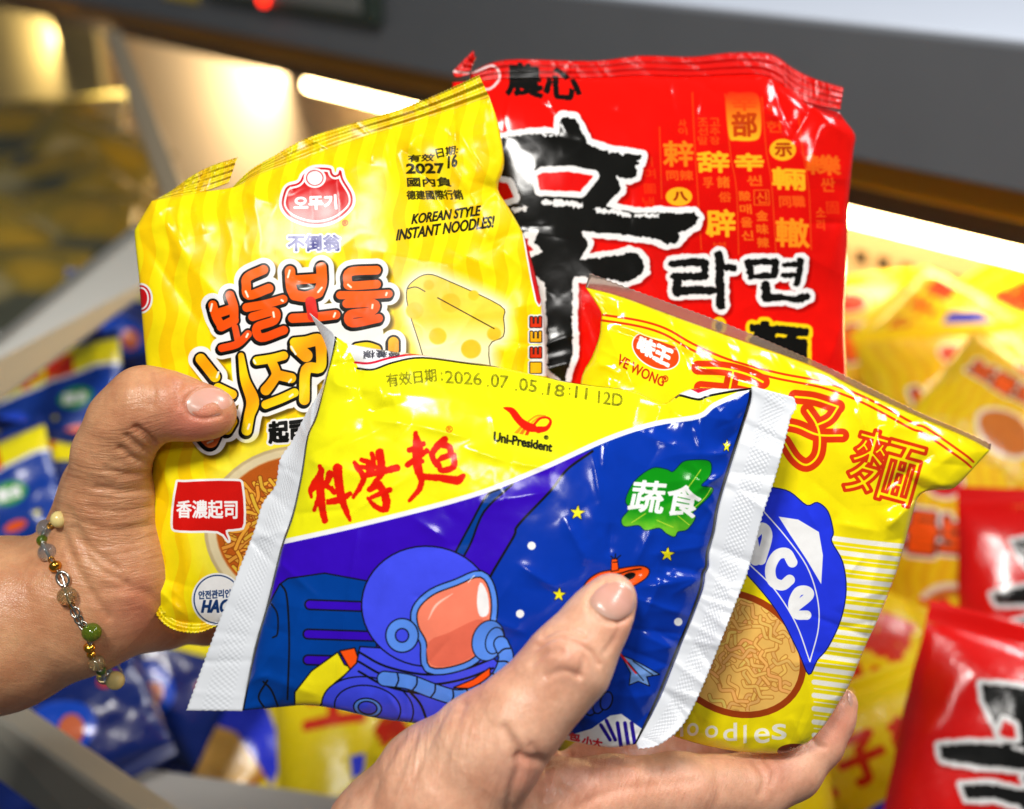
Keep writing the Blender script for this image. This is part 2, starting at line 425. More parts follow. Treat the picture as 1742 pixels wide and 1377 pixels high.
def art_spicy():
    c = Canvas(700, 70, 1470, 960, 2.0, rgb(232, 16, 8))
    sl, X, Y = c.window((700, 70, 1470, 960), 0)
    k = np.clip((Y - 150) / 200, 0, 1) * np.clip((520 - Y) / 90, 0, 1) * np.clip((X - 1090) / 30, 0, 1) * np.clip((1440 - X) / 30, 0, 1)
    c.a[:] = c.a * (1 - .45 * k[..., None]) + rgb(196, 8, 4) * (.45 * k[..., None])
    amb, org = rgb(250, 176, 30), rgb(238, 96, 20)
    for pts in ([(165, 380), (180, 860)], [(385, 150), (395, 400), (420, 800), (445, 1200)], [(605, 160), (640, 560), (680, 800), (695, 1230)], [(850, 180), (880, 540), (915, 760), (945, 1230)], [(1095, 300), (1130, 580), (1165, 800), (1180, 1200)]):
        c.fill(c.strokes([(A3(pts), .9)], 2), org, 0, 1.5, alpha=.75)

    def tx(s_, x0, y0, x1, y1, col, o=.8, al=1, sk=0.0):
        c.fill(c.text(s_, A3([(x0, y0), (x1, y0 + sk), (x1 + 6, y1 + sk), (x0 + 6, y1)])), col, o, 1.2, alpha=al)
    f = c.poly(A3([(612, 170), (700, 150), (820, 160), (845, 300), (840, 430), (800, 470), (680, 470), (630, 440)]), 4, 4)
    c.fill(f, vgrad([(155, rgb(232, 40, 14)), (195, rgb(240, 120, 24)), (238, amb)]), 0, 2)
    tx('辛', 650, 180, 810, 270, rgb(226, 60, 14), .8, .7); tx('部', 650, 280, 810, 440, rgb(190, 60, 10), 1.6)
    tx('사', 290, 330, 340, 380, org, .5, .7); tx('이', 290, 385, 345, 430, org, .5, .7)
    tx('辢', 190, 475, 385, 640, rgb(240, 130, 24), 1.4, .95, 0); tx('同辣', 210, 670, 385, 735, org, .6, .9)
    f = c.ellipse(A3([(295, 845)])[0], 22.5, 16); c.fill(f, amb); tx('八', 255, 815, 345, 870, rgb(150, 40, 8), 1.2)
    for i, s_ in enumerate(('조선말', '고추장')):
        for j, ch in enumerate(s_):
            tx(ch, 420 + i * 80, 320 + j * 62, 485 + i * 80, 372 + j * 62, org, .4, .75)
    tx('辞', 420, 545, 625, 680, amb, 1.6, 1); tx('孚', 455, 715, 520, 785, org, .6, .9); tx('諸', 550, 710, 630, 785, rgb(240, 120, 24), .6, .9); tx('俗', 560, 815, 640, 880, org, .6, .9)
    tx('辟', 475, 935, 665, 1110, amb, 1.7, 1); tx('벽', 525, 1150, 605, 1200, org, .5, .6)
    tx('辛', 670, 560, 855, 670, amb, 1.8, 1); tx('씬', 750, 705, 845, 770, org, .8, 1)
    for j, ch in enumerate('酸매울신'):
        tx(ch, 695 + j * 6, 810 + j * 88, 770 + j * 6, 872 + j * 88, rgb(238, 110, 22), .6, .95)
    f = c.poly(A3([(798, 803), (895, 803), (900, 900), (800, 900)]), 4); c.fill(f, org, 1); c.fill(f, rgb(205, 10, 5), -.8); tx('신', 812, 815, 882, 888, org, .6)
    for j, ch in enumerate('金味辣'):
        tx(ch, 810 + j * 4, 940 + j * 90, 885 + j * 4, 1005 + j * 90, rgb(238, 110, 22), .7, .95)
    f = c.ellipse(A3([(990, 532)])[0], 22.5, 18.5); c.fill(f, amb); tx('示', 935, 490, 1045, 575, rgb(170, 50, 8), 1.1)
    tx('輛', 920, 650, 1135, 790, amb, 1.6, 1, 12); tx('同職', 965, 840, 1135, 915, org, .6, .9); tx('轍', 945, 990, 1160, 1175, rgb(244, 140, 26), 1.6, 1, 10)
    tx('헌', 880, 340, 975, 415, org, .5, .7); tx('羊', 890, 230, 930, 280, org, .4, .5)
    tx('轢', 1145, 560, 1370, 690, rgb(238, 110, 22), 1.4, .85, 14); tx('싼', 1245, 720, 1335, 810, org, .7, .85); tx('固', 1280, 880, 1360, 960, org, .5, .5); tx('소', 1210, 920, 1270, 980, org, .6, .8); tx('리', 1215, 1000, 1265, 1070, org, .6, .7)
    for x, y, s_ in ((40, 580, '기'), (60, 660, '며'), (60, 760, '圍'), (50, 850, '냄')):
        tx(s_, x, y, x + 75, y + 65, org, .4, .45)
    # maker's mark, cut by the seal
    c.fill(c.strokes([([(748, 118), (800, 124), (838, 112), (850, 132), (832, 152), (806, 146)], 2)], 2), rgb(245, 215, 215))
    c.fill(c.text('農心', [(862, 108), (984, 118), (988, 172), (862, 160)], 4), BLACK, 2.4, 0, (1.2, 5))
    brush_xin(c, A2)
    st = [(A4([(205, 190), (330, 172), (470, 178), (465, 285)]), 6.6), (A4([(225, 290), (470, 288)]), 6.6), (A4([(255, 290), (240, 410)]), 8.2), (A4([(240, 408), (400, 398), (540, 402)]), 7), (A4([(585, 118), (592, 300), (600, 520)]), 7.6), (A4([(610, 212), (705, 218)]), 6.2),
          (A4([(825, 172), (845, 290)]), 6), (A4([(1045, 170), (1025, 285)]), 6), (A4([(810, 178), (930, 166), (1050, 172)]), 5.6), (A4([(840, 292), (1030, 278)]), 5.2), (A4([(1245, 160), (1235, 250), (1212, 342)]), 5.8), (A4([(1112, 196), (1235, 196)]), 4.6), (A4([(1108, 276), (1225, 278)]), 4.6),
          (A4([(960, 355), (965, 450)]), 7.4), (A4([(960, 455), (1120, 462), (1225, 476), (1295, 445)]), [7.6, 5, 7, 6])]
    f = c.strokes(st, 18, 0)
    c.shadow(f, 3, 4, 10, 6, .5, rgb(110, 0, 0)); c.fill(f, WHITE, 8.2, 0, (2, 8)); c.fill(f, BLACK, 0, 0, (2.6, 5))
    f = c.text('麵', A4([(840, 655), (1290, 700), (1290, 1100), (840, 1080)]), 16); c.fill(f, rgb(248, 214, 20), 11, 0, (1, 8)); c.fill(f, BLACK, 4.2, 0, (1.5, 6))
    f = c.ellipse(A4([(585, 690)])[0], 13, 16); c.fill(f, rgb(248, 214, 20)); c.fill(f, BLACK, -7)
    # silver lower panel
    c.fill(c.poly([(700, 700), (1470, 820), (1470, 980), (700, 980)]), rgb(240, 200, 40))
    return c


# ------------------------------------------------------------------ artwork of the yellow snack-noodle wrapper on the right
def art_snack():
    Yl = rgb(246, 226, 10)
    c = Canvas(970, 450, 1700, 1310, 2.0, Yl)
    for i in range(24):
        y = 912 + i * 22.6
        for dy, r in ((0, 4.4), (11, .9)):
            c.fill(c.strokes([([(1385, y + dy), (1480, y + dy + 12), (1580, y + dy + 22)], r)], 2), rgb(244, 240, 228), 0, 1)
    red = rgb(216, 52, 10)
    up = [(1026, 536), (1089, 546), (1134, 560), (1180, 586), (1240, 612), (1320, 634), (1400, 650), (1462, 672), (1513, 698), (1555, 721), (1578, 730), (1639, 772), (1656, 786)]
    c.fill(c.strokes([(up, 1.9), ([(x - 4, y + 9) for x, y in up], 1.9)], 2), red)
    # oval emblem
    f = c.ellipse(B4([(805, 95)])[0], 42, 27, .5, 6); cut = lambda X, Y: (Y > 566 + (X - 1080) * .35)
    c.fill(f, WHITE, 2, clip=cut); c.fill(f, rgb(226, 70, 16), 0, clip=cut)
    c.fill(c.text('味王', B4([(742, 30), (880, 92), (856, 165), (722, 92)])), WHITE, 2.2, 0, (1.4, 4))
    c.fill(c.text('VE WONG', B4([(650, 108), (848, 210), (834, 250), (634, 150)]), 2, -.12), rgb(190, 50, 10), .5)
    c.fill(c.text('®', B4([(834, 200), (860, 204), (856, 232), (830, 228)])), rgb(190, 50, 10), .4)
    # double-line brush title
    wang = [(A5([(135, 92), (290, 98), (430, 132), (525, 178)]), 12), (A5([(345, 118), (322, 230)]), 12), (A5([(150, 215), (320, 232), (470, 262)]), 12), (A5([(140, 330), (320, 350), (480, 390)]), 12)]
    zi = [(A5([(722, 268), (840, 282), (980, 328)]), 12), (A5([(980, 328), (930, 400), (850, 440)]), 11), (A5([(795, 350), (848, 430), (870, 520), (855, 625), (790, 680), (720, 640), (655, 540)]), 12), (A5([(640, 430), (740, 450), (860, 498), (1005, 502)]), 12)]
    for g in (wang, zi):
        f = c.strokes(g, 3); c.fill(f, red, 0)
        f = c.strokes([(p, 1.8) for p, r in g], 3); c.fill(f, Yl, 0)
    f = c.text('麵', A5([(1118, 448), (1520, 560), (1412, 936), (1006, 826)]), 6); c.fill(f, red, 4.0); c.fill(f, Yl, -1.75)
    # plain round cracker under a blue lettered patch
    tan, brn, blu = rgb(240, 188, 96), rgb(160, 62, 14), rgb(36, 56, 226)
    f = c.ellipse(A7([(300, 860)])[0], 128, 104, .5, 4); c.fill(f, brn); c.fill(f, tan, -11)
    rq = random.Random(9)
    C0 = A7([(300, 860)])[0]
    inn = lambda X, Y: ((((X - C0[0]) * .8776 + (Y - C0[1]) * .4794) / 116) ** 2 + (((Y - C0[1]) * .8776 - (X - C0[0]) * .4794) / 92) ** 2 < 1)
    for k in range(70):
        a, q_ = rq.uniform(0, 6.28), rq.random() ** .55
        x, y, b = C0[0] + 112 * q_ * math.cos(a), C0[1] + 100 * q_ * math.sin(a), rq.uniform(0, 3.14)
        cb_, sb_ = math.cos(b), math.sin(b)
        f2 = c.strokes([([(x + t * cb_ - w_ * sb_, y + t * sb_ + w_ * cb_) for t, w_ in zip(range(-28, 29, 8), (0, 5, 0, -5, 0, 5, 0, -5))], 2.6)], 3)
        if f2 is not None:
            c.fill(f2, rgb(196, 128, 52), 1.3, 1, clip=inn); c.fill(f2, rgb(238 + rq.randint(-8, 10), 186 + rq.randint(-14, 14), 100), -.1, 1, clip=inn)
    cap = c.poly(A7([(330, 60), (470, 80), (560, 102), (640, 165), (690, 152), (740, 195), (765, 290), (757, 335), (808, 430), (825, 560), (800, 700), (740, 830), (690, 890), (650, 958), (600, 850), (500, 660), (360, 490), (250, 400), (200, 200)]), 4, 4)
    c.fill(cap, rgb(16, 22, 90), 1); c.fill(cap, blu, -.8)
    c.fill(c.poly(A7([(508, 218), (600, 232), (697, 290), (716, 400), (708, 535), (640, 420), (560, 300)])), WHITE)
    c.fill(c.strokes([(A7([(440, 195), (540, 310), (640, 450), (690, 600), (695, 740), (655, 898)]), 1.1), (A7([(370, 440), (490, 560), (590, 720), (655, 898)]), 1.1)], 2), WHITE)
    c.fill(c.strokes([(A7([(572, 432), (545, 390), (500, 400), (470, 460), (480, 520), (525, 540), (560, 515)]), 9)], 2), WHITE)
    c.fill(c.strokes([(A7([(590, 640), (650, 590), (640, 565), (600, 570), (575, 625), (590, 675), (640, 680)]), 8)], 2), WHITE)
    c.fill(c.strokes([(A7([(400, 420), (380, 300)]), 10), (A7([(385, 310), (430, 270), (455, 310), (425, 420)]), 9)], 2), WHITE)
    for ch, x, y, w, h in (('n', 10, 1190, 50, 60), ('o', 80, 1188, 52, 58), ('o', 165, 1200, 58, 55), ('d', 250, 1188, 62, 82), ('l', 345, 1198, 12, 82), ('e', 395, 1212, 70, 68), ('s', 478, 1192, 66, 72)):
        c.fill(c.text(ch, A7([(x, y), (x + w, y - 3), (x + w, y + h - 3), (x, y + h)])), rgb(248, 244, 226), .6)
    c.fill(c.ellipse(A7([(585, 1318)])[0], 30, 13), rgb(120, 44, 16)); c.fill(c.text('油炸', A7([(560, 1298), (625, 1298), (625, 1325), (560, 1325)])), rgb(250, 220, 180))
    return c


# ------------------------------------------------------------------ artwork of the yellow and blue wrapper in front
def star(c, x, y, R, sx=1.0, rot=0.1):
    pts = []
    for i in range(10):
        r = R if i % 2 == 0 else R * .4
        a = -math.pi / 2 + i * math.pi / 5 + rot
        pts.append((x + sx * r * math.cos(a), y + r * math.sin(a)))
    f = c.poly(pts, 4); c.fill(f, rgb(20, 24, 40), 1.1); c.fill(f, rgb(246, 234, 30), 0)


def art_space():
    Yl = rgb(240, 236, 20)
    c = Canvas(380, 510, 1310, 1300, 2.0, Yl)
    blue, purp, navy, mid, light = rgb(6, 52, 166), rgb(52, 8, 182), rgb(0, 60, 146), rgb(64, 76, 236), rgb(88, 142, 240)
    diag = [(380, 944), (486, 921), (620, 891), (800, 844), (918, 799), (1031, 748), (1114, 721), (1188, 709), (1216, 689), (1271, 664), (1310, 640)]
    f = c.poly(diag + [(1310, 1310), (380, 1310)], 12)
    c.fill(f, blue)
    c.fill(c.poly([(380, 940), (486, 921), (620, 891), (800, 844), (918, 799), (1008, 766), (965, 799), (937, 835), (882, 893), (874, 913), (839, 972), (780, 1060), (600, 1220), (380, 1290)]), purp)
    K = lambda pts, r=2.1, sm=5: c.fill(c.strokes([(pts, r)], 2, sm), BLACK)
    K([(1008, 768), (965, 799), (937, 835), (882, 893), (874, 913), (839, 972), (825, 1000)])
    c.fill(c.poly([(868, 826), (827, 842), (800, 893), (775, 940), (792, 945), (802, 922), (826, 868)]), navy)
    K([(850, 832), (827, 845), (800, 893), (772, 945)], 1.8); K([(872, 824), (824, 870), (802, 922), (790, 945)], 1.8)
    # pack on the suit's back
    P = [(476, 995), (490, 985), (552, 976), (640, 992), (640, 1225), (380, 1225), (430, 1130), (452, 1040)]
    f = c.poly(P, 4); c.fill(f, BLACK, 1.8); c.fill(f, navy, -.6)
    for a, b in (((527, 1029), (640, 1033)), ((524, 1079), (640, 1083)), ((524, 1123), (600, 1125))):
        f = c.strokes([([a, b], 7.5)], 4); c.fill(f, BLACK, 2); c.fill(f, purp, -.8)
    K([(478, 994), (488, 1016), (492, 1093), (489, 1190)], 1.6); K([(462, 1028), (472, 1046), (472, 1078), (464, 1085)], 1.4); K([(448, 1160), (462, 1175), (474, 1205)], 1.6); K([(455, 1158), (440, 1185), (450, 1205)], 1.6)
    # plain space suit with a blank visor
    f = c.poly(A8([(300, 1140), (298, 1010), (400, 880), (560, 765), (600, 840), (650, 862), (540, 950), (470, 1040), (460, 1110)]), 4); c.fill(f, BLACK, 2); c.fill(f, rgb(244, 230, 24), -.5)
    f = c.poly(A8([(575, 755), (664, 738), (695, 830), (640, 868)]), 4); c.fill(f, BLACK, 2); c.fill(f, rgb(250, 84, 16), -.5)
    f = c.poly(A8([(455, 1090), (540, 970), (680, 830), (700, 730), (1500, 780), (1620, 900), (1640, 1300), (450, 1300)]), 4); c.fill(f, BLACK, 2); c.fill(f, mid, -.5)
    for r, col in ((1, mid), (.72, mid), (.3, light), (.2, mid)):
        f = c.ellipse(A8([(745, 1105)])[0], 78 * r, 52 * r, .15, 4); c.fill(f, BLACK, 1.6); c.fill(f, col, -.8)
    for dy, ex in ((0, 1.0), (60, .96), (120, .98)):
        K(A8([(690, 760 + dy), (860, 850 + dy), (1110, 900 + dy), (1330, 870 + dy), (1520, 800 + dy)]), 1.9)
    f = c.poly(A8([(1280, 980), (1400, 930), (1500, 860), (1500, 930), (1400, 985)]), 4); c.fill(f, BLACK, 1.8); c.fill(f, rgb(250, 84, 16), -.5)
    f = c.ellipse(A8([(1115, 478)])[0], 111, 101, .1, 5); c.fill(f, BLACK, 2.6); c.fill(f, mid, 0)
    vis = c.poly(A8([(1060, 500), (1150, 410), (1300, 350), (1440, 300), (1500, 400), (1500, 560), (1430, 760), (1300, 840), (1130, 850), (1110, 700), (1060, 600)]), 16, 4)
    c.fill(vis, BLACK, 12.5); c.fill(vis, light, 10); c.fill(vis, BLACK, 1.8); c.fill(vis, rgb(246, 132, 104), -.6)
    c.fill(c.poly(A8([(1120, 700), (1250, 640), (1420, 560), (1480, 600), (1430, 750), (1300, 835), (1136, 840)]), 4, 3), rgb(228, 108, 84)); c.fill(c.strokes([(A8([(1120, 560), (1170, 470), (1270, 400)]), [.6, 2, .6])], 2), rgb(255, 196, 176))
    c.fill(c.poly(A8([(1440, 330), (1485, 400), (1492, 520), (1440, 540), (1420, 450)]), 4, 3), WHITE)
    c.fill(c.strokes([(A8([(1365, 330), (1405, 288)]), [.6, 1.6, .6])], 2), WHITE)
    for r, col in ((27, light), (10.5, mid)):
        f = c.ellipse(A8([(958, 658)])[0], r, r * 1.04, 0, 4); c.fill(f, BLACK, 1.9); c.fill(f, col, -.5)
    f = c.ellipse(A8([(1490, 690)])[0], 26, 34, .3, 4); c.fill(f, BLACK, 2); c.fill(f, light, 0)
    f = c.ellipse(A8([(1530, 690)])[0], 14, 22, .3, 4); c.fill(f, BLACK, 2); c.fill(f, light, 0)
    hose = A8([(850, 925), (1000, 945), (1150, 1000), (1300, 1040), (1430, 1010), (1550, 920), (1600, 800), (1570, 710)])
    f = c.strokes([(hose, 11.5)], 4); c.fill(f, BLACK, 2.2); c.fill(f, light, 0)
    hq = catmull(hose, 4)
    for i in range(2, len(hq) - 2, 3):
        t = hq[i + 1] - hq[i - 1]; t = t / np.hypot(*t); nrm = np.array([-t[1], t[0]])
        K([hq[i] - nrm * 11, hq[i] + t * 3, hq[i] + nrm * 11], 1.4)
    K(A8([(1000, 1000), (1070, 1080), (1110, 1180)]), 2)
    # leaf badge
    lf = B4([(715, 660), (790, 605), (850, 610), (880, 620), (920, 580), (960, 570), (1030, 572), (1045, 600), (1035, 640), (1000, 680), (1050, 690), (1040, 720), (1000, 760), (962, 800), (975, 820), (940, 868), (900, 878), (885, 900), (850, 885), (820, 862), (760, 872), (730, 850), (670, 855), (658, 825), (690, 780), (675, 740)])
    f = c.poly(lf, 4, 4); c.fill(f, rgb(6, 40, 60), 1.6); c.fill(f, lambda X, Y: (rgb(14, 140, 20) + (np.clip((Y - 860) / 40 + fbm(X / 20, Y / 20, 2) * .5, 0, 1)[..., None] * (rgb(110, 190, 40) - rgb(14, 140, 20)))).astype(np.float32), 0)
    for p in ([(880, 760), (950, 680), (1000, 610)], [(940, 800), (1010, 740), (1045, 690)], [(810, 830), (880, 860)], [(760, 800), (700, 840)], [(900, 810), (950, 850)]):
        c.fill(c.strokes([(B4(p), .7)], 2), rgb(190, 220, 60))
    for s_, q in (('蔬', [(712, 657), (855, 665), (830, 800), (682, 786)]), ('食', [(868, 662), (1006, 700), (985, 820), (842, 802)])):
        f = c.text(s_, B4(q), 5); c.fill(f, WHITE, 1.5)
    for x, y, R, sx in ((465, 797, 13, 1), (855, 977, 12.5, 1), (385, 1152, 12, .95), (1112, 508, 11, .65), (1145, 1200, 8, .5)):
        p = B4([(x, y)])[0]; star(c, p[0], p[1], R, sx)
    for x, y in ((266, 940), (216, 1235), (902, 1270)):
        c.fill(c.ellipse(B4([(x, y)])[0], 7, 7), WHITE)
    # little orange rocket craft
    og = rgb(250, 84, 16)
    f = c.poly(B4([(490, 1135), (512, 1090), (560, 1058), (620, 1046), (700, 1032), (748, 1030), (775, 1046), (762, 1078), (710, 1112), (640, 1150), (540, 1160)]), 4, 3); c.fill(f, BLACK, 1.8); c.fill(f, og, -.3)
    f = c.poly(B4([(612, 1050), (614, 1000), (636, 996), (642, 1044)]), 4); c.fill(f, BLACK, 1.4); c.fill(f, og, -.3)
    c.fill(c.ellipse(B4([(690, 1072)])[0], 11, 6, -.3), BLACK); c.fill(c.poly(B4([(560, 1090), (610, 1065), (620, 1100), (560, 1120)])), BLACK); K(B4([(560, 1075), (640, 1062), (690, 1048), (740, 1040)]), 1.3); K(B4([(620, 1012), (640, 1010)]), 1); K(B4([(625, 998), (610, 985)]), 1); K(B4([(628, 996), (630, 975)]), 1); K(B4([(632, 998), (652, 982)]), 1)
    # small jet
    f = c.poly(B6([(1040, 372), (1070, 384), (1105, 402), (1143, 424), (1108, 430), (1116, 455), (1086, 442), (1062, 452), (1066, 420)]), 4); c.fill(f, BLACK, 1.2); c.fill(f, rgb(110, 150, 214), -.6)
    c.fill(c.strokes([(B6([(1030, 360), (1080, 420)]), 1.8)], 2), rgb(216, 30, 40)); K(B6([(1060, 392), (1100, 440)]), .9); K(B6([(1072, 388), (1126, 426)]), .9)
    for i, (x, y) in enumerate(((940, 500), (960, 510), (980, 505), (1000, 495))):
        f = c.ellipse(B6([(x, y)])[0], 9, 15, .3, 4); c.fill(f, BLACK, 2); c.fill(f, rgb(40, 70, 190), -.5)
    # lower back panel wrapping round
    f = c.poly(B6([(860, 600), (960, 570), (1010, 535), (1040, 530), (1110, 580), (1100, 660), (860, 660)]), 4); c.fill(f, WHITE)
    for x in (1030, 1050, 1068):
        c.fill(c.strokes([(B6([(x, 555), (x + 10, 620)]), 3.2)], 2), rgb(40, 20, 150))
    c.fill(c.strokes([(B6([(985, 560), (1010, 600)]), 3), (B6([(1000, 548), (1024, 600)]), 3)], 2), rgb(40, 20, 150))
    c.fill(c.text('包', B6([(900, 580), (930, 585), (928, 605), (898, 598)])), rgb(216, 24, 50), .8); c.fill(c.text('小大', B6([(938, 590), (990, 600), (986, 622), (934, 612)])), rgb(216, 24, 50), .9)
    # white line over the diagonal and black side lines
    c.fill(c.strokes([(diag, 4.2)], 2), WHITE)
    lin = [(575, 560), (555, 639), (538, 708), (523, 743), (513, 807), (498, 876), (478, 935), (454, 1034), (434, 1103), (412, 1215)]
    c.fill(c.poly([(x - 40, y) for x, y in lin] + [(x - 2, y) for x, y in lin][::-1]), rgb(236, 238, 240)); K(lin, 1.9)
    rin = [(1279, 655), (1277, 685), (1251, 768), (1224, 858), (1216, 905), (1206, 940), (1204, 964), (1198, 976), (1194, 1003), (1176, 1054), (1158, 1097), (1120, 1190), (1085, 1265)]
    K([(x - 3, y) for x, y in rin], 2.2)
    # striped band along the rolled top
    c.fill(c.poly([(575, 545), (700, 590), (840, 610), (840, 624), (782, 617), (718, 609), (669, 617), (634, 631), (612, 630), (596, 600)]), rgb(240, 240, 242))
    c.fill(c.strokes([([(604, 617), (630, 618), (669, 608), (718, 603), (800, 613)], 1.9)], 2), rgb(208, 20, 50)); K([(608, 627), (634, 629), (669, 617), (718, 609), (800, 619), (900, 630), (960, 648), (1080, 664)], 1.6)
    c.fill(c.text('營養標', [(680, 607), (618, 611), (618, 597), (680, 594)]), rgb(50, 50, 60), .3)
    c.fill(c.poly([(1146, 660), (1290, 645), (1279, 661), (1241, 667), (1205, 674), (1188, 680), (1157, 673)]), rgb(240, 240, 242)); c.fill(c.poly([(1172, 661), (1188, 669), (1212, 661), (1206, 657)]), rgb(208, 20, 50)); K([(1150, 676), (1157, 673), (1188, 680), (1205, 674), (1241, 667), (1279, 661)], 2)
    # brush title
    kx = [([(160, 632), (168, 665), (130, 725), (104, 775), (108, 822)], [8, 14, 13, 9, 3]), ([(165, 665), (162, 760), (170, 860), (192, 965)], [13, 20, 19, 14]), ([(112, 775), (150, 745), (190, 732)], 10), ([(155, 810), (126, 900)], [9, 5]), ([(180, 740), (215, 760), (245, 790)], [10, 10, 7]),
          ([(222, 680), (200, 742)], [19, 8]), ([(235, 765), (250, 795)], 8), ([(215, 852), (290, 832), (345, 800)], [13, 17, 10]), ([(270, 642), (275, 720), (295, 830), (345, 962)], [24, 22, 20, 5]),
          ([(372, 606), (395, 640), (428, 690)], [7, 12, 13]), ([(418, 590), (462, 610), (462, 680)], [9, 13, 12]), ([(482, 552), (490, 600), (482, 660)], 10), ([(528, 545), (540, 620), (520, 675)], [21, 19, 12]), ([(425, 692), (520, 668), (635, 640)], [12, 14, 17]), ([(395, 635), (560, 640)], 8), ([(440, 692), (402, 770), (368, 820)], [12, 10, 6]),
          ([(545, 680), (505, 722), (478, 772)], 10), ([(468, 772), (530, 742)], 12), ([(528, 742), (565, 820), (568, 885), (535, 895), (490, 868), (458, 828)], [15, 20, 19, 13, 9, 5]), ([(478, 822), (592, 775)], [8, 11]),
          ([(750, 425), (765, 520), (760, 600), (772, 665)], [8, 27, 23, 20]), ([(712, 530), (800, 490)], 10), ([(700, 622), (820, 535)], [12, 12]), ([(722, 605), (790, 600)], 10), ([(772, 665), (788, 720), (768, 780), (714, 842)], [16, 14, 12, 5]), ([(780, 692), (900, 702), (1005, 718), (1045, 688)], [15, 16, 20, 9]),
          ([(932, 462), (882, 510), (852, 560), (880, 622)], [14, 15, 12, 12]), ([(895, 492), (955, 510), (965, 556), (915, 578), (895, 590)], [14, 15, 13, 8]), ([(895, 620), (912, 655), (985, 632), (988, 560)], [10, 11, 14, 11])]
    c.fill(c.strokes([(A6(p), (np.array(r) / 3.629).tolist() if not np.isscalar(r) else r / 3.629) for p, r in kx], 3), rgb(226, 26, 6), 1.7, 0, (1.1, 5))
    c.fill(c.text('®', A6([(938, 380), (980, 380), (980, 422), (938, 422)])), rgb(226, 80, 10), .3)
    # maker's bird emblem
    for p, col in (([(1358, 425), (1395, 385), (1412, 392), (1385, 428)], rgb(246, 150, 20)), ([(1390, 430), (1415, 395), (1432, 402), (1415, 434)], rgb(246, 120, 20)), ([(1425, 438), (1438, 405), (1460, 408), (1445, 440)], rgb(236, 60, 10))):
        c.fill(c.poly(A6(p)), col)
    c.fill(c.strokes([(A6([(1450, 350), (1500, 318), (1550, 318)]), 1.6), (A6([(1470, 358), (1510, 330), (1560, 325)]), 1.3)], 2), rgb(246, 150, 20))
    c.fill(c.strokes([(A6([(1480, 375), (1520, 335), (1565, 330), (1585, 355), (1560, 395), (1510, 405)]), [2.2, 2, 2, 2.4, 4, 6])], 2), rgb(228, 28, 10))
    c.fill(c.poly(A6([(1290, 268), (1340, 265), (1372, 285), (1412, 335), (1460, 362), (1490, 372), (1505, 395), (1530, 405), (1500, 418), (1450, 416), (1405, 392), (1360, 345), (1330, 300)]), 2, 3), rgb(228, 28, 10))
    c.fill(c.text('Uni-President', A6([(1238, 418), (1596, 488), (1590, 540), (1234, 474)])), BLACK, .9)
    c.fill(c.text('®', A6([(1545, 438), (1572, 441), (1570, 466), (1543, 463)])), BLACK, .4)
    # dotted date code
    for s_, q in (('有效日期', [(656, 637), (741, 627), (743, 649), (659, 659)]), (':', [(750, 634), (752, 634), (753, 648), (751, 648)]), ('2026', [(757, 631), (819, 635), (819, 656), (758, 652)]), ('.', [(829, 655), (831, 655), (831, 658), (829, 658)]), ('07', [(836, 636), (865, 640), (863, 662), (835, 658)]),
                  ('.', [(877, 662), (879, 662), (879, 665), (877, 665)]), ('05', [(884, 643), (914, 648), (912, 668), (883, 664)]), ('.', [(922, 669), (924, 669), (924, 672), (922, 672)]), ('18', [(933, 652), (961, 656), (959, 676), (930, 672)]), (':', [(968, 660), (970, 660), (970, 672), (968, 672)]), ('11', [(980, 657), (1000, 661), (998, 680), (978, 677)]), ('12D', [(1018, 665), (1060, 671), (1058, 692), (1017, 686)])):
        c.fill(c.text(s_, q), rgb(50, 50, 20), .55, 0, dots=2.9)
    return c


